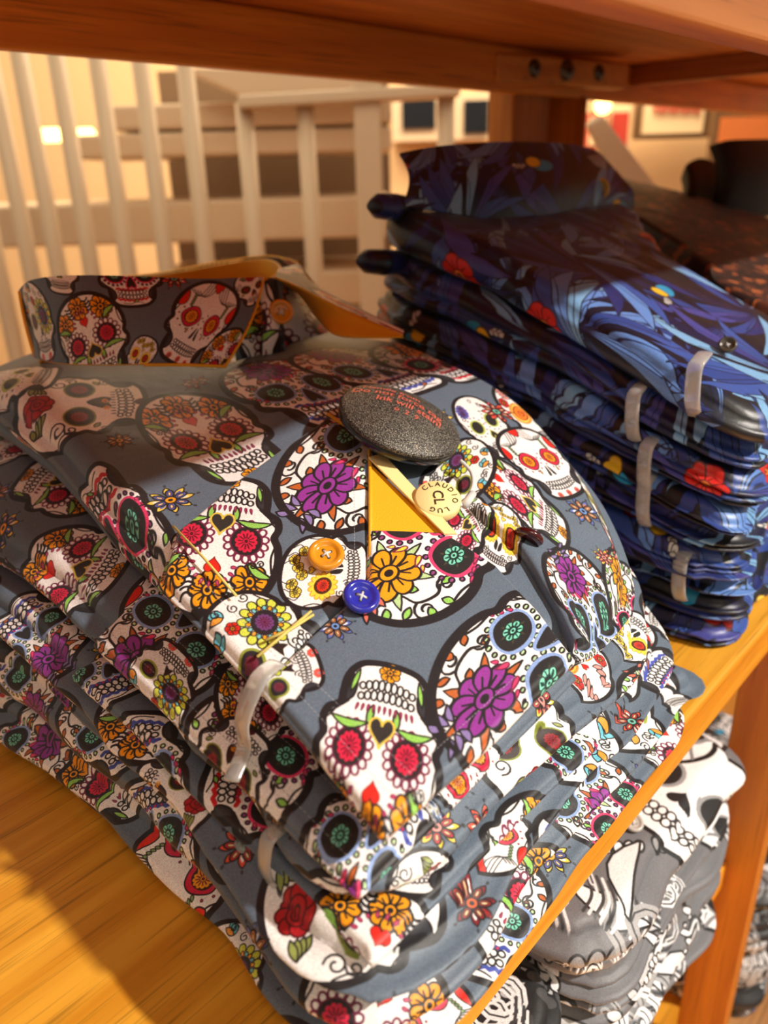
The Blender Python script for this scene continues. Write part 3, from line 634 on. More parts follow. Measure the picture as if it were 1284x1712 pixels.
cvB, uvB = hero_canvas(.36, .34, 1.74, 2.2, 950, Z0, [
    ('rose', (133, 697), (133, 652), (45, 668), (262, 660)), ('red', (311, 741), (386, 718), (278, 668), (428, 806)),
    ('teal', (455, 652), (530, 634), (385, 612), (552, 706)), ('teal', (583, 618), (640, 604), (492, 584), (690, 640)),
    ('pink', (698, 606), (742, 592), (648, 592), (815, 658)), ('flame', (872, 692), (892, 676), (833, 650), (935, 750)),
    ('side', (800, 718), (824, 704), (752, 678), (842, 775)), ('orange', (884, 773), (921, 763), (852, 718), (955, 828)),
    ('red', (866, 846), (868, 808), (784, 770), (942, 885)), ('teal', (966, 1026), (1006, 1006), (902, 908), (1018, 1104)),
    ('pink', (1046, 1008), (1068, 985), (1004, 900), (1078, 1060)), ('sun', (820, 890), (853, 912), (842, 852), (812, 952)),
    ('pink', (160, 905), (222, 868), (250, 985), (120, 765)), ('garland', (775, 812), (760, 770), (805, 770), (690, 838)),
    ('red', (780, 905), (760, 870), (740, 930), (830, 860)), ('garland', (985, 830), (1000, 850), (975, 790), (1030, 900)), ('side', (20, 640), (40, 620), (-40, 640), (90, 640)),
    ('orange', (40, 730), (20, 700), (70, 760), (0, 700)), ('orange', (560, 545), (610, 560), (520, 540), (640, 590)), ('red', (300, 600), (340, 590), (250, 590), (380, 615))],
    [(200, 736, 26, 5), (285, 835, 40, 1), (326, 637, 24, 4), (830, 688, 24, 2), (975, 855, 22, 0), (735, 700, 24, 1), (1010, 930, 14, 3)])
cvS, uvS = hero_canvas(.42, .55, 1.10, 1.45, 1150, Z0, [
    ('red', (413, 918), (322, 905), (346, 1024), (392, 806)), ('teal', (640, 800), (572, 745), (486, 886), (690, 686)),
    ('sun', (542, 992), (546, 938), (478, 968), (622, 957)), ('garland', (424, 1122), (450, 1052), (366, 1036), (560, 1102))],
    [(290, 842, 36, 1)], [[(590, 700), (594, 965)], [(552, 702), (405, 806)], [(300, 945), (470, 1120)]])
cvC, uvC = hero_canvas(.42, .38, 1.02, 1.0, 1350, Z0, [
    ('pink', (750, 957), (668, 900), (606, 1036), (806, 830)), ('red', (680, 1295), (585, 1272), (598, 1464), (650, 1142)),
    ('teal', (908, 1165), (848, 1085), (764, 1234), (992, 1016)), ('garland', (470, 1172), (456, 1122), (404, 1152), (548, 1122))],
    [(562, 1070, 30, 0)], [[(620, 905), (735, 908), (815, 950), (942, 1092)], [(940, 1080), (650, 1350), (470, 1150)], [(480, 1120), (690, 1320)]])
uv4z = lambda x, y: Z4(x, y) + .012
cvT, uvT = hero_canvas(.38, .36, 1.1, 1.3, 1150, uv4z, [
    ('teal', (320, 1092), (250, 1030), (192, 1134), (378, 990)), ('pink', (470, 1272), (393, 1203), (345, 1331), (519, 1147)),
    ('teal', (645, 1470), (563, 1410), (524, 1578), (684, 1300)), ('red', (450, 1192), (420, 1130), (380, 1196), (500, 1110)),
    ('orange', (765, 1312), (800, 1264), (700, 1248), (862, 1338)), ('garland', (250, 1120), (290, 1160), (230, 1180), (300, 1080)),
    ('rose', (400, 1300), (350, 1260), (320, 1330), (420, 1210)), ('teal', (700, 1330), (740, 1370), (650, 1300), (800, 1400))],
    [(905, 1170, 28, 3)], [[(176, 1052), (600, 1452), (742, 1320), (940, 1120)], [(300, 1075), (600, 1360)]])
cvTile = print_tile(1300, 3, 15, 17, 22, .103)
cvCol = Canvas(1500, 520, GROUND)
for kind, x, y, r, a, sx in (('garland', 150, 250, 250, 1.75, .6), ('side', 420, 540, 150, 1.4, .9), ('red', 560, 130, 255, 2.0, .95), ('pink', 800, 520, 200, 1.62, .95),
                             ('orange', 1180, 230, 240, 1.2, .85), ('sun', 880, 40, 110, 1.2, .9), ('red', 1440, 40, 150, 2.4, .95), ('rose', 1440, 430, 110, 2.0, .9)): place(cvCol, kind, x, y, r, a, sx)
ornament(Pen(cvCol, np.eye(2) * 60, (1020, 490)), *ORNS[2])
F_body, F_sleeve, F_cuff, F_two, F_tile, F_col = [cloth(n, c) for n, c in (('skull_cloth_body', cvB), ('skull_cloth_sleeve', cvS), ('skull_cloth_cuff', cvC), ('skull_cloth_second', cvT), ('skull_cloth', cvTile), ('skull_cloth_collar', cvCol))]
def tuv(a, ox, oy, sc=1.0):
    c, s = math.cos(a) * sc, math.sin(a) * sc; return lambda x, y: (c * x - s * y + ox, s * x + c * y + oy)
# ---------------------------------------------------------------- small builders
def edges(P, n=14):
    """Subdivide a polygon's sides, keeping its corners."""
    P = np.asarray(P, float); return np.vstack([P[i] + (P[(i + 1) % len(P)] - P[i]) * t for i in range(len(P)) for t in np.linspace(0, 1, n, endpoint=False)[:, None]])
def panel(name, px, zf, off, th, mat, parent, uvf, er=.007, bulge=.003, wr=.002, seed=0, N=240, M=30, rag=.0015, round_=0):
    P = np.array([on(a, b, lambda x, y: zf(x, y) + off)[:2] for a, b in px])
    m = cushion(edges(P), lambda x, y: zf(x, y) + off, lambda x, y: zf(x, y) + off - th, uvf, N, M, er, 1, bulge, wr, seed, rag)
    return m.build(name, mat, parent)
def clip(pts, parent, w=.017, name='plastic_clip'):
    """Clear plastic shirt clip: a flat strip doubled over itself along pts."""
    P = spl(pts, 6, False); m = MB(); m.tube(P, w, 10, None, .28, up=None); o = m.build(name, M_clip, parent, True, 0, 'clear plastic clip')
    return o
def button(c, nrm, r, mat, parent, spin=.3, label=None, name='button'):
    c = np.array(c, float); nrm = np.array(nrm, float); nrm /= np.linalg.norm(nrm); h = r * .42
    b = MB().lathe([(.0001, h * .55), (r * .5, h * .55), (r * .6, h * .62), (r * .68, h * .9), (r * .8, h), (r * .93, h * .92), (r, h * .6), (r * .99, h * .2), (r * .85, -h * .1), (.0001, -h * .1)], c, nrm, 40).build(name, mat, parent, True, 0, label)
    u = np.cross(nrm, (0, 0, 1) if abs(nrm[2]) < .9 else (1, 0, 0)); u /= np.linalg.norm(u); v = np.cross(nrm, u); m = MB(); th = MB()
    H = []
    for k in range(4):
        a = spin + k * math.pi / 2; p = c + (u * math.cos(a) + v * math.sin(a)) * r * .27; H.append(p)
        m.lathe([(.0001, h * .57), (r * .1, h * .57), (r * .105, h * .5)], p, nrm, 12)
    if parent is not None: ORIG[b.name] = np.zeros(3)
    m.build('thread_hole', M_bk, b)
    for i in (0, 1): th.tube([H[i] + nrm * h * .5, (H[i] + H[i + 2]) / 2 + nrm * h * .74, H[i + 2] + nrm * h * .5], r * .07, 6)
    th.build('thread', M_wthread, b); return b
def text_mesh(s, size):
    """Letters as flat polygons centred on the origin."""
    cu = bpy.data.curves.new('letters', 'FONT'); cu.body = s; cu.size = size; cu.align_x = 'CENTER'; cu.align_y = 'CENTER'; cu.resolution_u = 3; cu.offset = size * .014
    o = bpy.data.objects.new('letters', cu); C.objects.link(o); dg = bpy.context.evaluated_depsgraph_get(); me = o.evaluated_get(dg).to_mesh()
    V = np.array([v.co[:] for v in me.vertices]).reshape(-1, 3); Fc = [tuple(p.vertices) for p in me.polygons]
    o.evaluated_get(dg).to_mesh_clear(); bpy.data.objects.remove(o); bpy.data.curves.remove(cu); return V[:, :2], Fc
# ---------------------------------------------------------------- the stack of skull print shirts, top one first
top = thing('folded_shirt', 'topmost slate shirt of the sugar skull stack, with stand-up collar and buttoned cuff', 'shirt', (.9, 1.1, .3), 'sugar skull shirts in the front stack')
ob = spl([(.585, .565), (.70, .54), (.84, .525), (.97, .486), (1.12, .494), (1.25, .575), (1.37, .74), (1.45, .95), (1.50, 1.3), (1.48, 1.75), (1.32, 1.98), (1.0, 2.02), (.74, 1.95), (.635, 1.7), (.625, 1.4), (.58, 1.08), (.565, .80)], 10)
cushion(ob, Z0, lambda x, y: Z4(x, y) + .018, uvB, 380, 60, .035, 2, .02, .006, 1, .006).build('body', F_body, top)
panel('sleeve', [(548, 693), (617, 742), (618, 968), (530, 1052), (440, 1142), (360, 1056), (270, 962), (296, 884), (400, 796)], Z0, .013, .022, F_sleeve, top, uvS, .012, .006, .003, 2)
panel('cuff', [(618, 884), (742, 888), (830, 943), (900, 1020), (958, 1094), (800, 1242), (640, 1386), (540, 1262), (440, 1140), (520, 1062), (590, 1000), (618, 960)], Z0, .022, .020, F_cuff, top, uvC, .008, .004, .002, 3, N=300, M=36)
I = spl([on0(*q) for q in [(792, 862), (826, 890), (858, 918), (884, 955), (906, 995), (934, 1042), (958, 1092)]], 8, False); O = spl([on0(*q) for q in [(826, 848), (862, 868), (896, 896), (926, 930), (950, 972), (972, 1020), (986, 1070)]], 8, False)
rows = []
for s_, h in ((-.02, -.004), (0, .006), (.03, .018), (.12, .022), (.4, .018), (.75, .008), (1.0, -.006)):
    q = I + (O - I) * s_; rows.append(np.c_[q[:, :2], Z0(q[:, 0], q[:, 1]) + h + .002 * noise(q[:, 0] * 20, q[:, 1] * 20)])
MB().grid(rows, [[uvB(p[0], p[1]) for p in r] for r in rows]).build('front_edge', F_body, top)
# yellow lining showing in the cuff opening, and the thin yellow piping along its edge
def flat(name, px, h, th, mat, parent, label=None):
    P = [on0(a, b, h) for a, b in px]; return MB().bar(P, (0, 0, -th), None).build(name, mat, parent, False, .001, label)
flat('lining', [(616, 772), (744, 892), (700, 905), (616, 900)], .017, .004, M_yel, top, 'bright yellow inside of the cuff')
flat('card_strip', [(616, 764), (640, 757), (764, 891), (742, 891)], .028, .004, M_cream, top, 'cream strip across the cuff opening')
MB().tube([on0(548, 692, .016), on0(590, 720, .017), on0(618, 743, .017), on0(619, 820, .017), on0(619, 930, .016)], .0035, 6).build('piping', M_yel, top)
for px in ([(290, 880), (340, 932), (395, 996)], [(520, 1022), (478, 1058), (430, 1098)], [(524, 1028), (486, 1052), (444, 1070)]):
    MB().tube([on0(a, b, .024 + .006 * (i == 1)) for i, (a, b) in enumerate(px)], .0022, 6).build('loose_thread', M_thread, top)
up0 = lambda px, py: (lambda p: np.array([-(Z0(p[0] + .03, p[1]) - Z0(p[0] - .03, p[1])) / .06, -(Z0(p[0], p[1] + .03) - Z0(p[0], p[1] - .03)) / .06, 1.]))(on0(px, py))
tocam = lambda p: (CAM - p) / np.linalg.norm(CAM - p)
p = on0(545, 930, .03); button(p, up0(545, 930) + .55 * tocam(p), .0275, M_bo, top, .4, 'glossy amber button')
p = on0(603, 1000, .036); button(p, up0(603, 1000) + .6 * tocam(p) + np.array([.12, -.2, 0]), .0265, M_bb, top, .9, 'glossy royal blue button')
p = on0(882, 902, .02); button(p, np.array([.75, .1, .6]), .026, M_br, top, .4, 'dark red button')
# collar of the top shirt
def leaf_patch(T, B, rows, puff, out):
    """Collar leaf between a fold curve T and an outer edge B."""
    T = spl(T, 12, False); B = spl(B, 12, False); n = len(T); P = []
    for k in range(rows):
        t = k / (rows - 1); q = T * (1 - t) + B * t; P.append(q + np.array(out) * puff * math.sin(math.pi * t))
    return np.array(P)
def collar_leaf(name, T, B, fab, lin, parent, uvr, puff=.02, out=(0, -1, .2), rows=12, th=.006, side=1):
    P = leaf_patch(T, B, rows, puff, out); r, c = P.shape[:2]; u0, u1, v0, v1 = uvr
    uv = [[(u0 + (u1 - u0) * j / (c - 1), v1 + (v0 - v1) * i / (r - 1)) for j in range(c)] for i in range(r)]
    dx = np.gradient(P, axis=1); dy = np.gradient(P, axis=0); nn = np.cross(dx, dy); nn /= np.linalg.norm(nn, axis=2)[..., None] + 1e-9
    o = MB().grid(P, uv).build(name, fab, parent); ORIG[o.name] = np.zeros(3)
    Q = P + nn * th * side; m = MB().grid(Q)
    rim = np.stack([P[-1], (P[-1] + Q[-1]) / 2 + np.array([0, 0, -.002]), Q[-1]]); m.grid(rim); m.grid(np.stack([P[:, 0], Q[:, 0]])); m.grid(np.stack([P[:, -1], Q[:, -1]])); m.grid(np.stack([P[0], Q[0]]))
    m.build('lining', lin, o, True, 0, 'yellow underside of the collar'); return o
Y = atY
cw = thing  # collar parts hang on the top shirt
T = [Y(440, 463, 1.47), Y(385, 465, 1.47), Y(330, 466, 1.48), Y(260, 463, 1.5), Y(200, 461, 1.53), Y(140, 460, 1.57), Y(90, 462, 1.63), Y(50, 469, 1.71), Y(32, 484, 1.80)]
B = [Y(376, 611, 1.34), Y(335, 609, 1.36), Y(300, 608, 1.385), Y(245, 608, 1.42), Y(200, 609, 1.46), Y(150, 609, 1.51), Y(110, 608, 1.56), Y(78, 604, 1.63), Y(57, 598, 1.73)]
collar_leaf('collar', T, B, F_col, M_yel, top, (1.0, .0, .0, .95), .02, side=-1)
# far side and back of the collar: fold line round the neck, lining turned to the front
T2 = [Y(34, 486, 1.80), Y(120, 470, 2.02), Y(265, 457, 2.12), Y(350, 441, 2.12), Y(440, 429, 2.0), Y(478, 434, 1.86), Y(497, 441, 1.74)]
B2 = [Y(60, 596, 1.74), Y(130, 600, 2.08), Y(265, 590, 2.2), Y(360, 560, 2.22), Y(470, 540, 2.1), Y(525, 520, 1.92), Y(548, 505, 1.74)]
collar_leaf('collar', T2, B2, F_col, M_yel, top, (0, .55, .1, .9), .02, (0, .4, .2), side=1)
Tn = spl([Y(60, 486, 1.80), Y(150, 472, 1.98), Y(265, 460, 2.08), Y(350, 446, 2.08), Y(440, 433, 1.97), Y(470, 449, 1.74), Y(452, 464, 1.55)], 8, False)
cn = np.array([1.12, 1.76, 0]); P = np.array([Tn - np.array([0, 0, .19 * k]) + (Tn - cn) * np.array([.08, .08, 0]) * k for k in (0, .5, 1)])
MB().grid(P).build('neckband', M_yel2, top, label='yellow inside of the collar stand', solid=.006)
MB().tube(spl(np.array(B) + [0, -.004, -.002], 8, False)[:26], .0035, 6).build('piping', M_yel, top)
MB().tube([np.array(T[0]) * (1 - t) + np.array(B[0]) * t + np.array([0, -.02 * math.sin(math.pi * t) - .003, 0]) for t in np.linspace(0, 1, 10)], .003, 6).build('piping', M_yel, top)
P = np.array([[Y(398, 500, 1.50), Y(430, 470, 1.51), Y(452, 466, 1.51), Y(480, 472, 1.55), Y(505, 492, 1.62)], [Y(392, 560, 1.46), Y(420, 535, 1.47), Y(458, 530, 1.47), Y(505, 535, 1.52), Y(545, 552, 1.6)], [Y(396, 602, 1.42), Y(425, 596, 1.43), Y(465, 590, 1.43), Y(515, 585, 1.47), Y(560, 578, 1.54)]])
P = np.array([spl(r, 6, False) for r in P]); uv = [[(.2 + .24 * j / (P.shape[1] - 1), .62 - .24 * i) for j in range(P.shape[1])] for i in range(3)]
MB().grid(P, uv).build('collar_stand', F_col, top, solid=.008)
P = np.array([[Y(436, 470, 1.47), Y(462, 466, 1.475), Y(472, 470, 1.48)], [Y(440, 530, 1.44), Y(452, 528, 1.44), Y(470, 530, 1.445)], [Y(440, 594, 1.405), Y(455, 592, 1.405), Y(476, 588, 1.41)]])
MB().grid(P, [[(.46 + .03 * j, .6 - .24 * i) for j in range(3)] for i in range(3)]).build('placket', F_col, top, solid=.008)
p = Y(469, 522, 1.435); button(p, tocam(p) + np.array([.25, 0, .1]), .029, M_bo, top, .5, 'glossy amber collar button')
# right collar leaf, flaring towards the camera with its yellow underside in view
E1 = [Y(461, 464, 1.46), Y(500, 480, 1.42), Y(545, 503, 1.36), Y(610, 532, 1.25), Y(674, 561, 1.14)]
E2 = [Y(463, 470, 1.50), Y(500, 492, 1.52), Y(532, 534, 1.42), Y(568, 562, 1.28), Y(674, 564, 1.13)]
E3 = [Y(470, 452, 1.72), Y(500, 442, 1.74), Y(520, 474, 1.58), Y(600, 520, 1.36), Y(676, 559, 1.16)]
m = MB().grid(leaf_patch(E1, E2, 8, .01, (0, 1, .0))); o = None
rl = MB().grid(leaf_patch(E1, E3, 8, .012, (0, 0, 1)), [[(.55 + .3 * j / 48, .2 + .25 * i) for j in range(49)] for i in range(8)]).build('collar', F_col, top, label='flared right collar leaf'); ORIG[rl.name] = np.zeros(3)
m.build('lining', M_yel2, rl, label='yellow underside of the flared leaf', solid=.003)
# ---------------------------------------------------------------- shirts below
LB = ['second slate sugar skull shirt, its cuff corner sticking out under the top cuff', 'middle shirt of the sugar skull stack, a folded rim between second and fourth', 'second shirt from the bottom of the sugar skull stack, with a pointed right corner', 'bottom slate sugar skull shirt lying on the oak shelf']
FP = {4: [(.475, .492), (.75, .475), (1.05, .456), (1.22, .52), (1.38, .68), (1.50, 1.0), (1.55, 1.5), (1.46, 1.95), (.62, 1.97), (.50, 1.62), (.515, 1.12), (.49, .75)],
      3: [(.430, .446), (.80, .434), (1.12, .446), (1.28, .50), (1.42, .70), (1.52, 1.05), (1.55, 1.55), (1.48, 1.97), (.60, 1.99), (.445, 1.62), (.45, 1.15), (.44, .75)],
      2: [(.434, .444), (.80, .432), (1.18, .440), (1.31, .448), (1.385, .452), (1.39, .58), (1.52, 1.05), (1.58, 1.55), (1.48, 1.98), (.58, 2.0), (.42, 1.65), (.44, 1.15), (.438, .75)],
      1: [(.452, .440), (.85, .430), (1.20, .436), (1.30, .50), (1.42, .75), (1.55, 1.1), (1.58, 1.6), (1.46, 2.0), (.56, 2.0), (.415, 1.62), (.43, 1.0), (.442, .7)]}
ZF = {4: Z4, 3: lambda x, y: Z0(x, y) * .6 - .004, 2: lambda x, y: Z0(x, y) * .4 - .003 - .06 * np.clip((np.asarray(x) - 1.1) / .25, 0, 1), 1: lambda x, y: Z0(x, y) * .2, 0: lambda x, y: 0 * np.asarray(x) + .003}
UVS = {4: tuv(.3, .1, .2), 3: tuv(1.9, .35, .6), 2: tuv(2.6, .8, .15), 1: tuv(.75, .62, .45)}
sh = {}
for k in (4, 3, 2, 1):
    sh[k] = thing('folded_shirt', LB[4 - k], 'shirt', (.95, 1.1, float(ZF[k - 1](.95, 1.1))), 'sugar skull shirts in the front stack')
    o = spl(FP[k], 8); zf, zl = ZF[k], ZF[k - 1]
    cushion(o, lambda x, y: zf(x, y), lambda x, y: zl(x, y) + (.013 if k > 1 else .001), UVS[k], 420, 30, .026, {4: 1, 3: 2, 2: 1, 1: 2}[k], .03, .006, 10 + k, .008).build('body', F_tile, sh[k])
    if k < 4:
        xl = {3: .424, 2: .432, 1: .436}[k]; yr = {3: 1.08, 2: 1.2, 1: .98}[k]
        cushion(edges([(xl, .430), (.62 + .1 * k, .422), (.75, .8), (.62, yr), (xl + .008, yr)]), lambda x, y: zf(x, y) + .006, lambda x, y: zf(x, y) - .012, UVS[5 - k], 240, 14, .008, 1, .004, .004, 30 + k, .004).build('cuff', F_tile, sh[k])
panel('cuff', [(158, 1066), (300, 1198), (450, 1338), (598, 1480), (680, 1402), (780, 1304), (962, 1122), (760, 1000), (440, 960), (300, 930)], Z4, .014, .02, F_two, sh[4], uvT, .010, .004, .003, 21, N=320, M=36)
# clear plastic clips along the left rim of the stack
def rim(px, py, k, h=.02): return on(px, py, lambda x, y: ZF[k](x, y) + h) if k < 5 else on0(px, py, h)
a = on0(462, 1108, .032); b = on(408, 1250, lambda x, y: Z4(x, y) + .03); c = on(386, 1306, lambda x, y: Z4(x, y) + .012)
clip([a, on0(432, 1136, .034), (on0(424, 1160, .0) + b) / 2 + np.array([-.012, -.004, .012]), b, c], top, .014)
def side_clip(x, y, L, parent, k, w=.012):
    p = np.array(atY(x, y, 1)); d = ray(x, y)
    # distance of the stack's left rim at this pixel
    q = CAM + d * ((.425 - CAM[0]) / d[0]); q = q + np.array([-.008, 0, 0]); clip([q + [.05, .0, .010], q + [.012, 0, .012], q, q + [-.006, -.002, -L * .5], q + [.002, -.004, -L]], parent, w)
side_clip(452, 1410, .062, sh[3], 3); side_clip(402, 1425, .05, sh[2], 2); side_clip(478, 1560, .05, sh[1], 1)
# ---------------------------------------------------------------- security tag and hang tag
p0 = np.array([.325, -.765, -.56]); nt = RW @ (p0 / np.linalg.norm(p0)); ct = on0(671, 700, .06)
tg = thing('security_tag', 'speckled black domed security tag pinned to the top shirt, with red warning print', 'tag', ct)
Rt = .118; mj = RW @ np.array([math.cos(math.radians(24)), math.sin(math.radians(24)), 0]); mj = mj - nt * (mj @ nt); mj /= np.linalg.norm(mj); mn = np.cross(nt, mj)
dome = lambda r: .031 * (1 - (r / Rt) ** 2)
prof = [(.0001, dome(0))] + [(Rt * t, dome(Rt * t)) for t in np.linspace(.1, .97, 14)] + [(Rt, -.002), (Rt * .985, -.008)]
MB().lathe(prof, ct, nt, 64).build('dome', M_tag, tg)
MB().lathe([(Rt * .985, -.007), (Rt * 1.005, -.011), (Rt * .99, -.02), (Rt * .8, -.036), (Rt * .35, -.046), (.0001, -.048)], ct, nt, 64).build('base', M_gloss, tg)
MB().tube([ct - nt * .046, ct - nt * .085], .012, 12).build('pin', M_gloss, tg)
lt = MB()
for s_, size, u, v, rot, arc in (('Handle from', .022, -.036, .042, 0, 0), ('Do not force tag', .026, -.018, .020, 0, 0), ('Ink will stain!', .025, .008, -.004, 0, 0), ('o  2  9', .018, .006, -.028, 0, 0)):
    V, Fc = text_mesh(s_, size)
    if len(V) == 0: continue
    P = []
    for x, y in V:
        X = x + u; Yv = y + v - .7 * x * x; r = math.hypot(X, Yv); P.append(ct + mj * X - mn * Yv * (1 if (mn @ (RW @ np.array([0, 1, 0]))) > 0 else -1) + nt * (dome(min(r, Rt)) + .0012))
    lt.add(P, Fc)
lt.build('lettering', M_text, tg, False, 0, 'red warning lettering')
# cream hang tag
hc = on0(732, 834, .036); nh = up0(732, 834) + .35 * tocam(hc); nh /= np.linalg.norm(nh)
hg = thing('hang_tag', 'round cream hang tag with brown lettering beside the yellow cuff opening', 'tag', hc)
rr = .040; MB().lathe([(.0001, .004), (rr * .93, .004), (rr, .001), (rr, -.012), (rr * .95, -.015), (.0001, -.015)], hc, nh, 48).build('disc', M_cream, hg)
hx = RW @ np.array([1., .25, 0]); hx -= nh * (hx @ nh); hx /= np.linalg.norm(hx); hy = np.cross(nh, hx)
l2 = MB(); word = 'CLAUDIO LUG'
for i, ch in enumerate(word):
    if ch == ' ': continue
    V, Fc = text_mesh(ch, .0135); a = math.radians(150 - i * 25)
    e1 = hx * math.cos(a) + hy * math.sin(a); tx = hx * math.sin(a) - hy * math.cos(a)
    l2.add([hc + nh * .0048 + e1 * (rr * .72 + y) + tx * x for x, y in V], Fc)
V, Fc = text_mesh('CL', .026)
l2.add([hc + nh * .0048 + (hx * .75 - hy * .66) * (-y) * -1 * 0 + hx * (x * .3 + y * .95) + hy * (-x * .95 + y * .3) * 1 for x, y in V], Fc)
l2.build('lettering', M_ink, hg, False, 0, 'dark brown lettering')
pa = hc + hx * rr * .9 - hy * .005
MB().tube(spl([pa, on0(775, 840, .03), on0(790, 815, .03), on0(788, 790, .025), on0(770, 770, .03)], 8, False), .0035, 8).build('string', M_wthread, hg)
MB().tube([on0(775, 846, .03), on0(782, 838, .034), on0(790, 826, .03)], .0075, 8).build('knot', M_wthread, hg)
# ---------------------------------------------------------------- prints of the other stacks
def navy_print(S_=900, seed=5):
    rnd = random.Random(seed); cv = Canvas(S_, S_, (28, 27, 31), True)
    cols = [(32, 44, 108), (56, 84, 160), (98, 138, 206), (20, 25, 62), (66, 68, 144), (122, 170, 214), (44, 68, 140), (16, 18, 36)]
    for f in range(40):
        x, y, a = rnd.random() * S_, rnd.random() * S_, rnd.random() * 6.28
        for i in range(9):
            L = rnd.uniform(150, 330); aa = a + (i - 4) * .2
            P = leaf(x, y, L, L * .075, aa, L * .12); cv.poly(P, cols[rnd.randrange(8)], (14, 14, 20), 2)
            cv.poly([(x, y), (x + L * .8 * math.cos(aa), y + L * .8 * math.sin(aa))], None, (20, 26, 60), 2, closed=False)
    for f in range(4):
        x, y = rnd.random() * S_, rnd.random() * S_; flower(Pen(cv, np.eye(2) * 46, (x, y)), (206, 34, 22), 6, (230, 120, 40), (90, 10, 10), None, .06)
    for f in range(5):
        x, y = rnd.random() * S_, rnd.random() * S_
        cv.poly(ell(x + 24, y - 12, 30, 22), (40, 150, 196), (16, 40, 60), 3); cv.poly(ell(x, y, 20), (236, 188, 40), (90, 60, 20), 3)
        for i in range(5): cv.poly(ell(x - 30 - 6 * i, y - 14 - 5 * (i % 2), 7), (206, 204, 200), (40, 40, 40), 2)
    return cv
def mono_print(S_=1000, seed=9, dark=False):
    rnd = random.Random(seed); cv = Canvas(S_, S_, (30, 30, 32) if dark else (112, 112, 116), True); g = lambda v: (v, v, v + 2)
    for f in range(150):
        x, y, a, r = rnd.random() * S_, rnd.random() * S_, rnd.random() * 6.28, rnd.uniform(18, 70); v = rnd.choice([236, 246, 226, 200, 150] if not dark else [180, 120, 70, 210, 50])
        k = f % 4
        if k == 0: cv.poly(leaf(x, y, r * 2.4, r * .36, a, r * .4), g(v), (24, 24, 26), 4)
        elif k == 1:
            for i in range(7): cv.poly(ell(x + r * .5 * i * math.cos(a), y + r * .5 * i * math.sin(a), r * .34, r * .22, a + 1), g(min(250, v + 10 * (i % 2))), (30, 30, 32), 4)
        elif k == 2:
            cv.poly(curl(x, y, r, a, 1, 1.4), None, g(min(250, v + 20)), r * .3, closed=False); cv.poly(curl(x, y, r, a, 1, 1.4), None, (60, 60, 62), 3, closed=False)
        else:
            for i in range(6): cv.poly(spl([(x + 9 * i, y), (x + 9 * i + 20 * math.cos(a), y + r * .8), (x + 9 * i - 12, y + r * 1.6)], 5, False), None, g(60 if i % 2 else 230), 5, closed=False)
    for f in range(7):
        x, y, a, r = rnd.random() * S_, rnd.random() * S_, rnd.random() * 6.28, rnd.uniform(120, 165) * (.6 if dark else 1)
        p = Pen(cv, [[r * math.sin(a) * .95, r * math.cos(a)], [-r * math.cos(a) * .95, r * math.sin(a)]], (x, y)); o = spl(outline_pts(), 5)
        p(o, g(236 if not dark else 176), (20, 20, 22), .07)
        for s in (1, -1): p(ell(s * .4, .0, .27, .3), (26, 26, 28), g(150), .05); p(spl([(s * .8, .5), (s * .6, .2), (s * .72, -.1)], 4, False), None, g(130), .05, closed=False)
        p(heart(0, -.3, .15, -1), (26, 26, 28)); teeth(p, -.7, .44, .14, 8)
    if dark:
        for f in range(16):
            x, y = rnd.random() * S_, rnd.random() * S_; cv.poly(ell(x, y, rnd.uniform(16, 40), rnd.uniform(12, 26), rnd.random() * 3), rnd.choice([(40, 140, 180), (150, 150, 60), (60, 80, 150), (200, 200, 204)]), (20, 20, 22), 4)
    return cv
def brown_print(S_=700, seed=4):
    rnd = random.Random(seed); cv = Canvas(S_, S_, (30, 14, 8), True)
    for f in range(260):
        x, y, r = rnd.random() * S_, rnd.random() * S_, rnd.uniform(8, 30)
        cv.poly(spl([(x + r * rnd.uniform(.5, 1.2) * math.cos(t), y + r * rnd.uniform(.5, 1.2) * math.sin(t)) for t in np.linspace(0, 6.28, 7, endpoint=False)], 4), rnd.choice([(120, 58, 26), (170, 88, 42), (84, 40, 20), (60, 26, 14)]), (26, 12, 8), 3)
    return cv
F_navy, F_mono, F_dark, F_brown = [cloth(n, c, r, s_) for n, c, r, s_ in (('navy_leaf_cloth', navy_print(), .38, .1), ('black_white_skull_cloth', mono_print(), .5, .1), ('dark_mixed_cloth', mono_print(800, 12, True), .5, .1), ('brown_mottled_cloth', brown_print(), .5, .1))]
def stack(n, fp, zt, zb, mat, labels, group, uvs, nl=2, bulge=.022, er=.025, seed=40, N=200, M=18, wr=.008, rag=.016, jit=.35):
    """n folded shirts between the surfaces zb and zt; returns the things, topmost first."""
    out = []; r0 = random.Random(seed); w = [r0.uniform(1 - jit, 1 + jit) for _ in range(n)]; F = [sum(w[:i]) / sum(w) for i in range(n + 1)]
    for k in range(n, 0, -1):
        hi = (lambda f: lambda x, y: zb(x, y) + (zt(x, y) - zb(x, y)) * f)(F[k]); lo = (lambda f: lambda x, y: zb(x, y) + (zt(x, y) - zb(x, y)) * f + (.009 if k > 1 else .001))(F[k - 1])
        rnd = random.Random(seed + k); j = np.array([rnd.uniform(-1, 1), rnd.uniform(0, 1)]) * (.03 * jit + .005)
        P = np.array(fp) + j + (0 if k == n else 1) * np.array([[rnd.uniform(-1, 1), rnd.uniform(-.5, 1)] for _ in fp]) * .05 * jit
        o = spl(P, 8); c = o.mean(0); t = thing('folded_shirt', labels[n - k], 'shirt', (c[0], c[1], float(lo(*c))), group)
        cushion(o, hi, lo, uvs(k), N, M, er, nl if jit < .3 else rnd.choice([1, 2, 2, 3]), bulge, wr, seed + k, rag).build('body', mat, t); out.append(t)
    return out
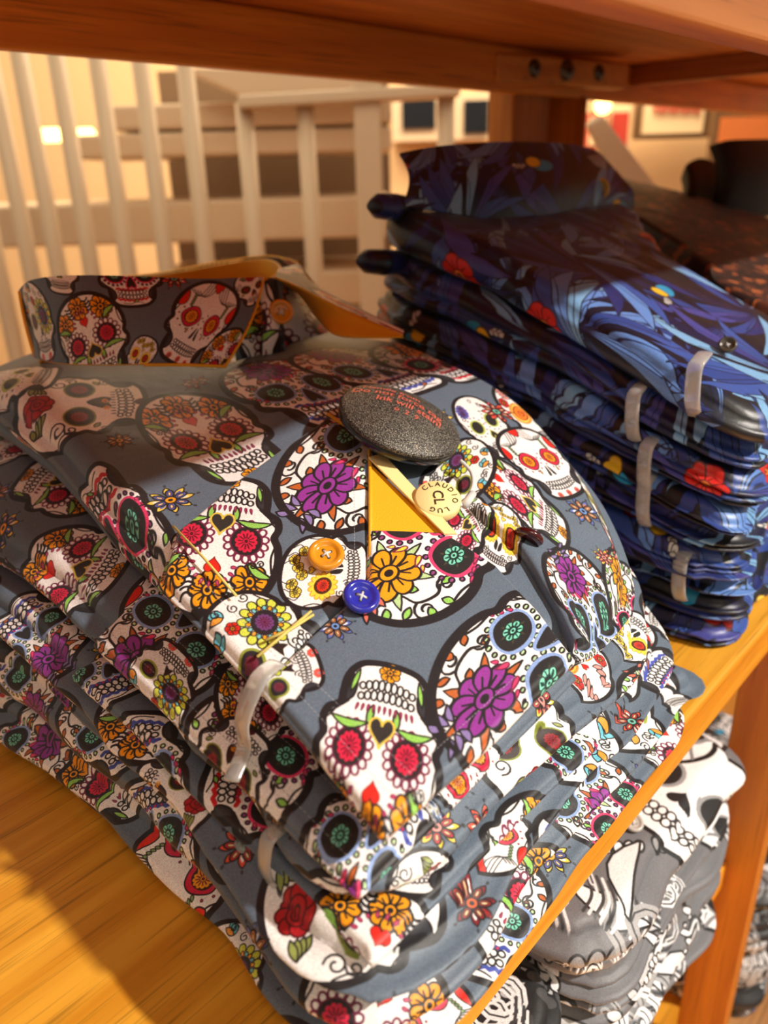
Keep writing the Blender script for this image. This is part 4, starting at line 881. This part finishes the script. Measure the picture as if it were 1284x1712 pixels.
ORD = ['topmost', 'second', 'third', 'fourth', 'fifth', 'sixth', 'seventh', 'eighth', 'ninth']
# ---------------------------------------------------------------- navy leaf stack, right of the skull stack
ZN = tps([(1.57, .48, .545), (2.7, .48, .56), (1.62, .82, .70), (2.7, .82, .70), (1.6, 1.4, .90), (2.7, 1.4, .89), (1.6, 2.0, .95), (2.7, 2.0, .95)])
zero = lambda x, y: 0 * np.asarray(x, float) + .003
lab = ['topmost navy leaf shirt with stand-up collar, lit at its front corner'] + [ORD[i] + ' navy leaf shirt from the top of its stack' for i in range(1, 8)] + ['bottom navy leaf shirt lying on the oak shelf']
nv = stack(9, [(1.585, .49), (1.85, .478), (2.14, .485), (2.20, .68), (2.24, .95), (2.45, 1.12), (2.66, 1.28), (2.70, 1.5), (2.2, 1.58), (1.80, 1.57), (1.66, 1.42), (1.61, 1.0)], ZN, zero, F_navy, lab, 'navy leaf shirts in the right stack', lambda k: tuv(.4 + k * 1.3, .13 * k + (.3 if k == 9 else 0), .37 * k + (.22 if k == 9 else 0), 1.0), nl=2, bulge=.02, seed=60)
P = [Y(668, 256, 1.50), Y(720, 246, 1.46), Y(780, 240, 1.42), Y(840, 237, 1.40), Y(910, 238, 1.40), Y(965, 243, 1.42), Y(1003, 256, 1.46), Y(1030, 290, 1.42)]
B = [Y(672, 345, 1.44), Y(725, 352, 1.38), Y(790, 362, 1.33), Y(850, 372, 1.30), Y(920, 374, 1.30), Y(980, 366, 1.33), Y(1035, 356, 1.34), Y(1058, 350, 1.36)]
def tint(n): return bpy.data.materials[n]
M_navylin = plain('navy_lining', srgb(24, 26, 54), .6)
collar_leaf('collar', P, B, F_navy, M_navylin, nv[0], (.1, 1.0, .2, .52), .03, side=1, th=.008)
p = Y(1002, 316, 1.36); button(p, tocam(p), .034, plain('gold_button', srgb(214, 170, 50), .2, coat=.5), nv[0], .4, 'small gold collar button')
Pn = np.array([[Y(975, 262, 1.40), Y(1000, 258, 1.40), Y(1012, 270, 1.40)], [Y(968, 310, 1.36), Y(985, 310, 1.36), Y(1015, 320, 1.37)], [Y(958, 358, 1.32), Y(975, 362, 1.32), Y(1010, 356, 1.34)]])
MB().grid(Pn).build('placket', plain('pale_placket', srgb(190, 200, 216), .5), nv[0], solid=.006)
onN = lambda px, py, h=0: on(px, py, lambda x, y: ZN(x, y) + h)
p = onN(1216, 578, .02); button(p, tocam(p) + np.array([0, 0, .6]), .020, plain('pearl_dark_button', srgb(70, 62, 52), .2, coat=.6), nv[0], .4, 'dark pearly button')
# folded sleeve ends sticking out on the left
for i, (px, py, x, L) in enumerate(((622, 345, 1.48, .16), (604, 438, 1.47, .14))):
    a = Y(px, py, 1.5); MB().tube([a, a + np.array([.02, 0, .0]), a + np.array([.06, -.02, -.005]), a + np.array([.13, -.04, -.01])], .05, 14, [.02, .045, .05, .04], .7).build('sleeve', F_navy, nv[i * 2])
def nclip(x, y, parent, L=.085, w=.016):
    d = ray(x, y); q = CAM + d * (1.555 / d[0]); clip([q + [.06, .01, .03], q + [.01, 0, .028], q + [-.012, 0, .01], q + [-.014, -.004, -L * .6], q + [.004, -.006, -L]], parent, w)
for i, (x, y) in enumerate(((1164, 625), (1062, 672), (1082, 760), (1080, 818), (1140, 945))): nclip(x, y, nv[[0, 2, 3, 4, 6][i]])
# ---------------------------------------------------------------- brown stack at the far right
ZB = lambda x, y: .62 + .27 * (np.asarray(y, float) - .62)
br = stack(7, [(2.33, .64), (2.6, .60), (3.2, .64), (3.72, .9), (3.72, 1.82), (3.0, 1.82), (2.90, 1.36), (2.60, 1.0), (2.38, .85)], ZB, zero, F_brown, ['topmost brown mottled shirt with a black collar, right of the navy stack'] + [ORD[i] + ' brown mottled shirt from the top of its stack' for i in range(1, 6)] + ['bottom brown mottled shirt on the oak shelf'], 'brown mottled shirts beside the navy stack', lambda k: tuv(k * 1.1, .2 * k, .3 * k, 1.6), seed=90, N=120, M=14)
M_blk = plain('black_collar_cloth', srgb(12, 10, 11), .6, bump=.3, bscale=1200)
Tb = [Y(1186, 244, 1.50), Y(1215, 236, 1.42), Y(1260, 234, 1.38), Y(1290, 234, 1.38), Y(1310, 238, 1.42)]
Bb = [Y(1190, 345, 1.44), Y(1215, 352, 1.36), Y(1260, 360, 1.30), Y(1290, 362, 1.30), Y(1312, 362, 1.36)]
collar_leaf('collar', Tb, Bb, M_blk, M_blk, br[0], (0, 1, 0, 1), .03, side=-1)
Tb = [Y(1140, 300, 1.62), Y(1150, 275, 1.6), Y(1170, 266, 1.6), Y(1192, 272, 1.58)]; Bb = [Y(1130, 352, 1.55), Y(1150, 352, 1.5), Y(1172, 352, 1.5), Y(1196, 350, 1.5)]
collar_leaf('collar', Tb, Bb, M_blk, M_blk, br[0], (0, 1, 0, 1), .02, side=-1)
# ---------------------------------------------------------------- stacks on the lower shelves
low = lambda z: (lambda x, y: 0 * np.asarray(x, float) + z)
ZM = lambda x, y: -.30 + .10 * (np.asarray(y, float) - .42) - .10 * np.clip(np.asarray(x, float) - 1.25, 0, 1)
mo = stack(6, [(1.0, .43), (1.35, .42), (1.68, .43), (1.74, .62), (1.72, 1.4), (1.05, 1.45), (.98, .8)], ZM, low(-.898), F_mono, ['topmost black and white skull shirt under the shelf edge'] + [ORD[i] + ' black and white skull shirt from the top, on the lower shelf' for i in range(1, 5)] + ['bottom black and white skull shirt on the lower shelf'], 'black and white shirts on the lower shelf', lambda k: tuv(.5 + k * 1.7, .31 * k, .17 * k, .8), nl=2, bulge=.03, seed=120)
p = on(1058, 1376, lambda x, y: ZM(x, y) + .01); button(p, (-.2, -.3, 1), .022, plain('pearl_button', srgb(190, 186, 180), .2, coat=.6), mo[0], .3, 'pearl button')
ZD = lambda x, y: -.42 + .08 * (np.asarray(y, float) - .45)
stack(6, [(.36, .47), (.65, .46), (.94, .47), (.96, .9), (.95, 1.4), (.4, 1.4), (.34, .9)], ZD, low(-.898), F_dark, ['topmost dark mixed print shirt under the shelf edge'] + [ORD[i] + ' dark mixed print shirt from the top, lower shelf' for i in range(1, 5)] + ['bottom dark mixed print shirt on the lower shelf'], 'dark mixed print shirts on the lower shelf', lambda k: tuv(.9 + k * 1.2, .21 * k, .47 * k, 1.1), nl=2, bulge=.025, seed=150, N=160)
ZR = low(-1.15)
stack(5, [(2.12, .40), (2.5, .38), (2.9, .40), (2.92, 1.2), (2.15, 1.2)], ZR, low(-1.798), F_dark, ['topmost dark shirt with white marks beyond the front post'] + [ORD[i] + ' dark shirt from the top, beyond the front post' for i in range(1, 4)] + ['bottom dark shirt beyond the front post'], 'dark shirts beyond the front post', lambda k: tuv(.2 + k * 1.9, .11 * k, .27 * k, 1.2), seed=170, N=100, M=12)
